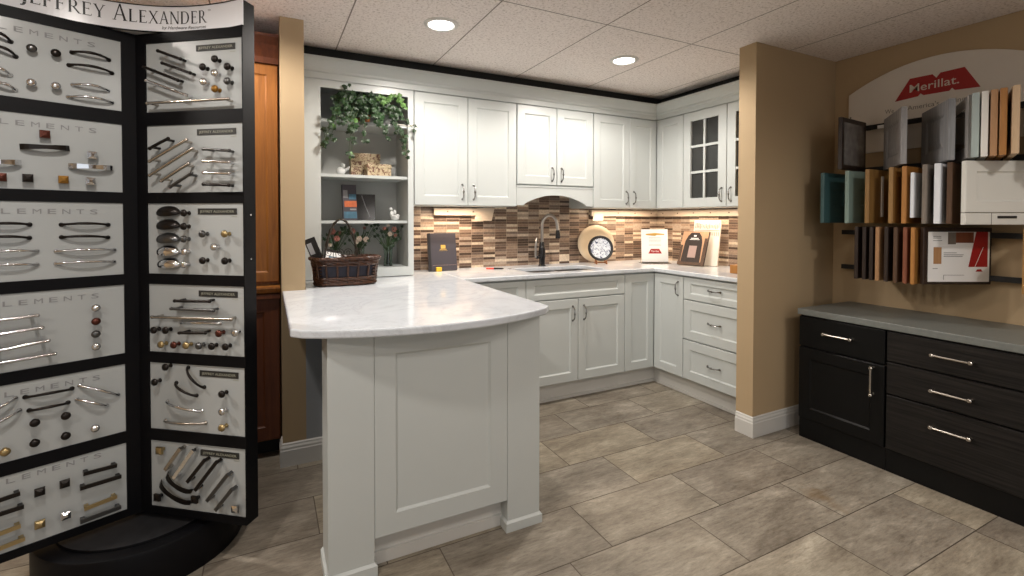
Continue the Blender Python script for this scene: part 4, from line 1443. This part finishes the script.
for side, row, items in HW:
    WM = TOLOC @ (RW if side == 'R' else LW)
    za, zb = ROWS[row]
    b = (MB().box(.0445, .452, .002, .009, za, zb) if side == 'R' else MB().box(-.452, -.0445, .002, .009, za, zb)).xf(WM).build('sample_board', 'board', tower)
    if side == 'R':
        lc = zb - .030
        pl = MB().box(.262, .424, -.0005, .002, lc - .011, lc + .011).xf(WM).build('name_plate', 'labelblack', b)
        q = fit_text('JEFFREY ALEXANDER', .272, .414, lc - .0045, .009)
        q.add([], [])
        q.xf(Matrix.Translation((0, -.0011, 0)))
        q.box(.402, .424, .0012, .002, lc - .0195, lc - .0175)
        q.xf(WM).build('printed_text', 'labelink', b)
    else:
        mb = MB()
        zt = zb - .032 if row != 5 else zb - .020
        for i, ch in enumerate('ELEMENTS'):
            xx = -.391 + .0363 * i
            if row == 2 and False:
                continue
            tm = fit_text(ch, xx, xx + .021, zt - .009, .017)
            mb.add(tm.v, tm.f)
        mb.box(-.27, -.24, .0012, .002, zt - .028, zt - .0262)
        mb.xf(Matrix.Translation((0, .0012, 0))).xf(WM).build('printed_text', 'ink', b)
    for it in items:
        kind, c = it[0], it[1]
        sg = 1 if side == 'R' else -1
        if kind in 'ksu':
            x, z = it[2] * sg, it[3]
            mb = MB()
            if kind == 'k':
                mb.lathe([(.008, 0), (.008, .002), (.0045, .006), (.0045, .014), (.010, .018), (.0135, .023), (.012, .028), (.006, .031), (.001, .0315)], n=14, axis='y')
            elif kind == 's':
                mb.box(-.005, .005, -.016, 0, -.005, .005)
                mb.rings([rect(-.0125, .0125, -.0125, .0125, -.015), rect(-.0135, .0135, -.0135, .0135, -.017), rect(-.0125, .0125, -.0125, .0125, -.024), rect(-.004, .004, -.004, .004, -.028)])
            else:
                rs = []
                for i in range(9):
                    a = PI * .64 * i / 8
                    w_ = .050
                    ring = []
                    for j in range(13):
                        q = PI * j / 12
                        rr = math.sin(q)
                        ring.append((w_ * -math.cos(q), -.026 * rr * math.sin(a) - .001, .027 * rr * math.cos(a)))
                    rs.append(ring)
                vs = [p for r_ in rs for p in r_]
                fs = [(i * 13 + j, i * 13 + j + 1, (i + 1) * 13 + j + 1, (i + 1) * 13 + j) for i in range(8) for j in range(12)]
                mb.add(vs, fs)
                mb.add([(p[0] * .97, p[1] * .93, p[2] - .001) for p in vs], [f[::-1] for f in fs])
            mb.xf(Matrix.Translation((x, .002, z)))
            nm = {'k': 'knob', 's': 'square_knob', 'u': 'cup_pull'}[kind]
        else:
            x0, z0, x1, z1 = it[2] * sg, it[3], it[4] * sg, it[5]
            x0, x1 = max(min(x0, .446), -.446), max(min(x1, .446), -.446)
            mb, L = hw_mb(kind, x0, z0, x1, z1)
            place_hw(mb, kind, x0, z0, x1, z1)
            nm = 'pull'
        mb.xf(WM).build(nm, HM[c], b, kind != 'f' and kind != 's' and kind != 'w', ang=50)

# curved header banner
B0_, B1_, B2_ = Vector((-4.160, -1.378, 0)), Vector((-3.7235, -1.0625, 0)), Vector((-3.372, -1.486, 0))
bz = [B0_ * (1 - u) ** 2 + B1_ * 2 * u * (1 - u) + B2_ * u * u for u in [i / 60 for i in range(61)]]
bl = [0.0]
for a, b in zip(bz[:-1], bz[1:]):
    bl.append(bl[-1] + (b - a).length)
BL = bl[-1]


def banner_pt(u, out, z):
    u = max(0, min(BL - 1e-6, u))
    i = 0
    while bl[i + 1] < u:
        i += 1
    f = (u - bl[i]) / (bl[i + 1] - bl[i])
    p = bz[i].lerp(bz[i + 1], f)
    a, b = max(0, i - 1), min(60, i + 2)
    tdir = (bz[b] - bz[a]).normalized()
    n = Vector((tdir.y, -tdir.x, 0))
    return (p.x + n.x * out - TC.x, p.y + n.y * out - TC.y, z)


ZB0, ZB1 = 1.975, 2.066
rs = [[banner_pt(BL * i / 60, o_, z) for o_, z in ((0, ZB0), (.004, ZB0), (.004, ZB1), (0, ZB1))] for i in range(61)]
bn = MB().rings(rs).build('header_banner', 'banner', tower)
for z0, z1 in ((ZB0 - .003, ZB0), (ZB1, ZB1 + .003)):
    rs = [[banner_pt(BL * i / 60, o_, z) for o_, z in ((-.002, z0), (.006, z0), (.006, z1), (-.002, z1))] for i in range(61)]
    MB().rings(rs).build('banner_edge', 'black', bn)
rs = [[banner_pt(BL * (.05 + .9 * i / 60), o_, z) for o_, z in ((-.001, 1.9755), (-.062, 1.9755), (-.062, 1.979), (-.001, 1.979))] for i in range(61)]
MB().rings(rs).build('banner_shelf', 'banner', tower)


def serif_glyph(ch):
    q = []          # quads in glyph units
    TK, TN, SH = .16, .07, .042

    def ln(x0, y0, x1, y1, w, w2=None):
        w2 = w if w2 is None else w2
        if abs(y1 - y0) > abs(x1 - x0) * .5:
            q.append([(x0 - w / 2, y0), (x0 + w / 2, y0), (x1 + w2 / 2, y1), (x1 - w2 / 2, y1)])
        else:
            q.append([(x0, y0 - w / 2), (x1, y1 - w2 / 2), (x1, y1 + w2 / 2), (x0, y0 + w / 2)])

    def ser(x, y, a=.13, b=.13):
        q.append([(x - a, y), (x + b, y), (x + b, y + SH), (x - a, y + SH)])

    def arc(cx, cy, rx, ry, a0, a1, wt, wn, n=10):
        pr = None
        for i in range(n + 1):
            a = math.radians(a0 + (a1 - a0) * i / n)
            w = wn + (wt - wn) * abs(math.cos(a))
            p = ((cx + rx * math.cos(a), cy + ry * math.sin(a)), (cx + (rx - w) * math.cos(a), cy + (ry - w * .5 - wn * .4) * math.sin(a)))
            if pr:
                q.append([pr[0], p[0], p[1], pr[1]])
            pr = p
    if ch == 'J':
        ln(.24, .0, .24, 1, TK)
        ser(.24, .965)
        arc(.06, -.02, .25, .22, 0, -100, TK, TN)
        return q, .40
    if ch in 'EFL':
        ln(.17, 0, .17, 1, TK)
        if ch != 'L':
            ser(.17, .965, .12, .0)
            ln(.17, .975, .62, .975, .05)
            ln(.62, .86, .62, .975, .045)
            ln(.17, .52, .50, .52, .045)
            ln(.50, .45, .50, .59, .04)
        else:
            ser(.17, .965)
        if ch == 'F':
            ser(.17, 0)
        else:
            ser(.17, 0, .12, 0)
            ln(.17, .025, .66, .025, .05)
            ln(.68, .15, .66, .025, .045)
        return q, .76
    if ch in 'RD':
        ln(.17, 0, .17, 1, TK)
        ser(.17, 0, .12, .1)
        ser(.17, .965, .12, 0)
        if ch == 'D':
            ln(.17, .975, .42, .975, .05)
            ln(.17, .025, .42, .025, .05)
            arc(.42, .5, .47, .5, -90, 90, TK, .05, 14)
            return q, 1.0
        ln(.17, .975, .40, .975, .05)
        ln(.17, .48, .40, .48, .05)
        arc(.40, .727, .26, .273, -90, 90, TK, .05)
        ln(.80, 0, .38, .48, .15)
        ser(.85, 0, .05, .08)
        return q, .90
    if ch == 'Y':
        ln(.42, 0, .42, .48, TK)
        ser(.42, 0)
        ln(.42, .42, .12, .98, .14)
        ln(.42, .42, .72, .98, TN)
        ser(.12, .965)
        ser(.74, .965, .11, .11)
        return q, .84
    if ch == 'A':
        ln(.12, 0, .44, 1.0, TN)
        ln(.76, 0, .44, 1.02, .15, .10)
        ln(.24, .34, .66, .34, .05)
        ser(.12, 0, .11, .11)
        ser(.76, 0)
        return q, .90
    if ch == 'X':
        ln(.76, 0, .14, 1, .15)
        ln(.12, 0, .74, 1, TN)
        for x, y in ((.12, 0), (.76, 0), (.14, .965), (.74, .965)):
            ser(x, y, .11, .11)
        return q, .88
    if ch == 'N':
        ln(.15, 0, .15, 1, TN)
        ln(.82, 0, .82, 1, TN)
        ln(.80, .0, .16, 1, .15)
        ser(.15, 0, .11, .11)
        ser(.12, .965, .1, .08)
        ser(.82, .965, .11, .11)
        return q, .98
    return q, .42


seq, cx = [], 0
for i, ch in enumerate('JEFFREY ALEXANDER'):
    sc = 1.28 if i in (0, 8) else 1.0
    q, ad = serif_glyph(ch)
    seq.append((cx, sc, q))
    cx += (ad + .05) * sc
u0, u1 = .158, BL - .168
kx = (u1 - u0) / cx
mb = MB()
capz = .0455
for gx, sc, q in seq:
    for quad in q:
        vs = [banner_pt(u0 + (gx + p[0] * sc) * kx, .0048, 2.0035 + p[1] * sc * capz) for p in quad]
        mb.add(vs, [(0, 1, 2, 3)])
mb.build('banner_text', 'inkblack', bn)
tm = fit_text('by Hardware Resources', 0, 1, 0, .0115, italic=.25, bold=.0)
mb = MB().add([banner_pt(BL - .345 + p[0] * .172, .0048 + abs(p[1]) * .1, 1.9845 + p[2]) for p in tm.v], tm.f)
mb.build('banner_text', 'inkblack', bn)
tm = fit_text('TM', 0, 1, 0, .006)
MB().add([banner_pt(BL - .164 + p[0] * .012, .0048, 2.044 + p[2]) for p in tm.v], tm.f).build('banner_text', 'inkblack', bn)

# ------------------------------------------------------------------ sign on the right wall
sg_ = thing('arched_wall_sign', 'arched beige wall sign with red logo above the door samples', 'sign', (XW, -2.11, 1.70), RIGHT)
pts = [(-.44, 0), (.44, 0), (.44, .378)]
for i in range(1, 24):
    u = 1 - 2 * i / 24
    pts.append((.44 * u, .378 + .122 * (1 - u * u)))
pts.append((-.44, .378))
mb = MB()
n = len(pts)
mb.add([(a, -.014, b) for a, b in pts] + [(a, -.001, b) for a, b in pts], [tuple(range(n)), tuple(range(n, 2 * n))[::-1]] + [(i, n + i, n + (i + 1) % n, (i + 1) % n) for i in range(n)])
mb.build('board', 'signboard', sg_)
lp = [(-.185, .285), (-.072, .292), (-.060, .306), (-.046, .293), (.070, .290), (.082, .304), (.094, .289), (.200, .281), (.134, .402), (.030, .400), (.012, .376), (-.006, .400), (-.112, .402)]
n = len(lp)
mb = MB()
bmx = bmesh.new()
vv = [bmx.verts.new((a, -.0155, b)) for a, b in lp]
bmesh.ops.triangle_fill(bmx, use_beauty=True, edges=[bmx.edges.new((vv[i], vv[(i + 1) % n])) for i in range(n)])
bmx.verts.index_update()
mb.add([tuple(v.co) for v in bmx.verts], [tuple(v.index for v in f.verts) for f in bmx.faces])
bmx.free()
mb.add([(a, -.0155, b) for a, b in lp] + [(a, -.0138, b) for a, b in lp], [(i, n + i, n + (i + 1) % n, (i + 1) % n) for i in range(n)])
lg = mb.build('logo', 'red', sg_)
fit_text('Merillat.', -.112, .112, .322, .044, bold=.004).xf(Matrix.Translation((0, -.0160, 0))).build('lettering', 'signtext', lg)
mb = MB()
for body, a, b in (('We', -.236, -.190), ("America's", -.122, .026), ('ings', .098, .152)):
    tm = fit_text(body, a, b, .222, .026, bold=.0)
    mb.add(tm.v, tm.f)
mb.xf(Matrix.Translation((0, -.0145, 0))).build('tagline', 'signgray', sg_)
MB().lathe([(.005, .013), (.005, .016), (.002, .0175)], (-.428, 0, .235), 8, 'y').build('screw', 'hb', sg_)

# ------------------------------------------------------------------ door samples
XH = -0.008      # hinge line off the wall


def page_mb(w, h, t, kind, fr=.055):
    """door sample: hinge at x=0, runs along +x to w, centred on y=0"""
    def r(i, y):
        return [(i, y, i), (w - i, y, i), (w - i, y, h - i), (i, y, h - i)]
    e = .002
    k = t / 2
    if kind == 'flat':
        rs = [r(e, -k), r(0, -k + e), r(0, k - e), r(e, k)]
    elif kind == 'raised':
        rs = [r(fr + .045, -k + .001), r(fr + .014, -k + .007), r(fr + .008, -k + .003), r(fr, -k), r(e, -k), r(0, -k + e), r(0, k - e), r(e, k), r(fr, k), r(fr + .008, k - .003), r(fr + .014, k - .007), r(fr + .045, k - .001)]
    else:
        rs = [r(fr + .006, -k + .006), r(fr, -k), r(e, -k), r(0, -k + e), r(0, k - e), r(e, k), r(fr, k), r(fr + .006, k - .006)]
    return MB().rings(rs)


def sample(label, yf, xf, z0, z1, th, m, kind='shaker', t=.021, fr=.055, w=None, group=None, extra=None):
    """free edge at (xf, yf); th = swing of the free edge towards -Y"""
    th = math.radians(th)
    yf = yf - .010
    d = Vector((-math.cos(th), -math.sin(th), 0))
    if w is None:
        w = (XH - xf) / math.cos(th)
    hp = Vector((xf, yf, 0)) - d * w
    o = page_mb(w, z1 - z0, t, kind, fr)
    root = thing('door_sample', label, 'door sample', (hp.x, hp.y, z0), math.atan2(d.y, d.x), group)
    pn = o.build('panel', m, root)
    MB().box(-.006, .012, -.004, .004, .03, .055).box(-.006, .012, -.004, .004, z1 - z0 - .055, z1 - z0 - .03).xf(Matrix.Translation((0, 0, 0))).build('hinge_clip', 'blackpaint', root)
    if extra:
        extra(root, w, z1 - z0)
    return root


def rack(label, zs, y0, y1):
    t = thing('sample_rack', label, 'display rack', (XW, (y0 + y1) / 2, zs[0]))
    off = Vector(t.location)
    for z in zs:
        MB().box(-.030, -.012, y1, y0, z - .014, z + .014).xf(Matrix.Translation(-off)).build('rail', 'blackpaint', t)
    for y in (y0 - .03, (y0 + y1) / 2 - .12, y1 + .05):
        for z in zs:
            MB().box(-.014, XW - .001, y - .010, y + .010, z - .010, z + .010).xf(Matrix.Translation(-off)).build('bracket', 'blackpaint', t)
    return t


XH = -.034
rack('black wall rack holding the top row of door samples', (1.592, 1.848), -1.76, -2.72)
rack('black wall rack holding the middle row of door samples', (1.282, 1.545), -1.68, -2.72)
rack('black wall rack holding the bottom row of door samples', (.990, 1.208), -1.665, -2.72)


def glass_panel(m):
    def f(root, w, h):
        MB().box(.05, w - .05, -.009, .009, .05, h - .05).build('glass_panel', m, root)
    return f


R1, R2_, R3 = (1.580, 1.880), (1.268, 1.566), (.955, 1.248)
sample('dark framed smoky glass door sample at the left end of the top row', -1.811, -.345, *R1, 6, 'darkwood', 'shaker', fr=.028, extra=lambda r, w, h: MB().box(.026, w - .026, -.0105, .0105, .026, h - .026).build('glass_panel', 'smokeglass', r))
sample('weathered gray raised-panel door sample, first swung outward in the top row', -2.118, -.325, *R1, 37, 'graywood', 'raised', t=.026)
sample('slate gray raised-panel door sample, second and larger one swung outward in the top row', -2.312, -.315, *R1, 39, 'slate', 'raised', t=.028, fr=.06)
sample('smoky gray glass door sample directly left of the pale aqua one in the top row', -2.385, -.325, *R1, 30, 'graywood', 'shaker', extra=glass_panel('smokeglass'), t=.020)
sample('pale aqua painted door sample in the top row', -2.413, -.350, *R1, 24, 'aqua', t=.026)
sample('off-white painted door sample in the top row between aqua and tan', -2.445, -.350, *R1, 22, 'offwhite', t=.024)
sample('tan alder door sample right of the off-white one in the top row', -2.477, -.350, *R1, 22, 'tanwood', t=.024)
sample('orange maple door sample right of the tan alder one in the top row', -2.508, -.350, *R1, 22, 'orangewood', t=.024)
sample('pale natural maple door sample standing tallest at the right of the top row', -2.552, -.360, *R1, 22, 'maple', t=.024)
sample('dark brown door sample at the far right of the top row, beside the pale maple', -2.640, -.30, *R1, 12, 'darkwood', t=.022)
sample('walnut door sample at the frame edge of the top row', -2.68, -.30, *R1, 8, 'walnut', t=.022)

sample('dark teal shaker door sample at the left end of the middle row', -1.715, -.345, *R2_, 1, 'teal', fr=.10)
sample('sage green shaker door sample next to the dark teal one', -1.852, -.345, *R2_, 1, 'sage', fr=.10)
sample('honey oak door sample with a white strip in the middle row', -1.956, -.345, *R2_, 2, 'oak', 'flat',
       extra=lambda r, w, h: tag(MB().box(w - .150, w - .130, .0106, .016, .035, h - .035).build('white_strip', 'paper', r), 'white vertical strip'))
sample('honey oak door sample without a strip, right of the oak one with a white strip', -2.070, -.345, *R2_, 2, 'oak', fr=.05)
sample('orange maple door sample behind the small gray-blue one in the middle row', -2.130, -.345, *R2_, 4, 'orangewood', fr=.05)
sample('small gray-blue painted door sample in the middle row', -2.166, -.345, 1.298, 1.530, 4, 'coolwhite', 'flat', t=.016)
sample('taupe stained door sample in the middle row', -2.220, -.350, *R2_, 6, 'taupe', fr=.05)
sample('cool white painted door sample in the middle row', -2.272, -.350, *R2_, 5, 'coolwhite', fr=.075, t=.026)
sample('walnut door sample between the cool white one and the big white door', -2.318, -.345, *R2_, 8, 'walnut', 'flat')


def big_face(root, w, h):
    pass


# large white door and drawer combination, swung flat to the room
th = math.radians(-27)
d = Vector((-math.cos(th), -math.sin(th), 0))
wb = .365
hp = Vector((-.362, -2.388, 0)) - d * wb
root = thing('door_sample', 'large white shaker door sample with dark slot at bottom of middle row', 'door sample', (hp.x, hp.y, 1.264), math.atan2(d.y, d.x))
ML = Matrix.Translation((wb, 0, 0)) @ Matrix.Rotation(PI, 4, 'Z')
shaker_mb(0, wb, .058, .302, -.012, t=.024, fr=.050).xf(ML).build('door', 'doorwhite', root)
dw = slab_mb(0, wb, 0, .055, -.012, t=.024).xf(ML).build('drawer_front', 'doorwhite', root)
MB().box(.150, .240, -.0145, -.011, .030, .042).xf(ML).build('slot', 'inkblack', dw)
MB().box(.121, .123, -.0125, -.011, 0, .055).xf(ML).build('joint', 'labelblack', dw)

cols3 = [('darkwood', -1.905, 'black-brown door sample at the left end of the bottom row'), ('darkwood', -1.945, 'black-brown door sample, second from left in the bottom row'),
         ('darkwood', -1.980, 'black-brown door sample directly left of the light tan edge in the bottom row'), ('tanwood', -2.010, 'light tan alder door sample in the bottom row'),
         ('darkwood', -2.052, 'black-brown door sample just right of the tan alder one in the bottom row'), ('walnut', -2.095, 'walnut door sample in the middle of the bottom row'),
         ('brick', -2.138, 'red cherry door sample in the bottom row'), ('orangewood', -2.172, 'orange maple door sample left of the boxed flyer in the bottom row')]
for m, y, lab in cols3:
    sample(lab, y, -.345, *R3, 4, m, 'shaker' if m != 'tanwood' else 'flat', t=.018)
sample('honey oak door sample at the right end of the bottom row', -2.575, -.30, *R3, 10, 'oak')
th = math.radians(-27)
d = Vector((-math.cos(th), -math.sin(th), 0))
wb = .345
hp = Vector((-.322, -2.212, 0)) - d * wb
root = thing('door_sample', 'dark brown door sample faced with a white and red brochure', 'door sample', (hp.x, hp.y, .958), math.atan2(d.y, d.x))
ML = Matrix.Translation((wb, 0, 0)) @ Matrix.Rotation(PI, 4, 'Z')
MB().box(0, wb, -.011, .011, 0, .290).xf(ML).build('panel', 'darkwood', root, bevel=.002)
br = MB().box(.022, .332, -.0135, -.011, .014, .268).xf(ML).build('brochure', 'signtext', root)
br.data.materials[0] = M['paper']
F = -.0145
MB().add([(.225, F, .090), (.322, F, .090), (.322, F, .268), (.262, F, .268)], [(0, 1, 2, 3)]).xf(ML).build('red_panel', 'red', br)
MB().box(.160, .250, F, -.0134, .212, .266).xf(ML).build('photo', 'brick', br)
MB().box(.120, .160, F, -.0134, .205, .266).xf(ML).build('photo', 'taupe', br)
MB().box(.048, .088, F, -.0134, .105, .190).xf(ML).build('wood_swatch', 'tanwood', br)
mb = MB()
for a, b, z in ((.045, .085, .235), (.045, .085, .243), (.045, .09, .222), (.10, .165, .160), (.10, .20, .150), (.10, .195, .142), (.045, .07, .080)):
    mb.box(a, b, F, -.0134, z, z + .003)
mb.box(.10, .205, F, -.0134, .047, .049).box(.10, .102, F, -.0134, .025, .049)
mb.xf(ML).build('printed_lines', 'ink', br)
MB().add([(.262, F, .066), (.298, F, .066), (.290, F, .078), (.270, F, .078)], [(0, 1, 2, 3)]).xf(ML).build('small_logo', 'red', br)
MB().add([(.25, F - .0006, .075), (.253, F - .0006, .075), (.300, F - .0006, .19), (.297, F - .0006, .19)], [(0, 1, 2, 3)]).xf(ML).build('white_stripe', 'paper', br)
o = MB().box(-.034, -.030, -1.905, -1.860, 1.832, 1.852).build('shelf_tag', 'paper')
tag(o, 'small white paper tag on the top rail of the sample rack', 'tag')
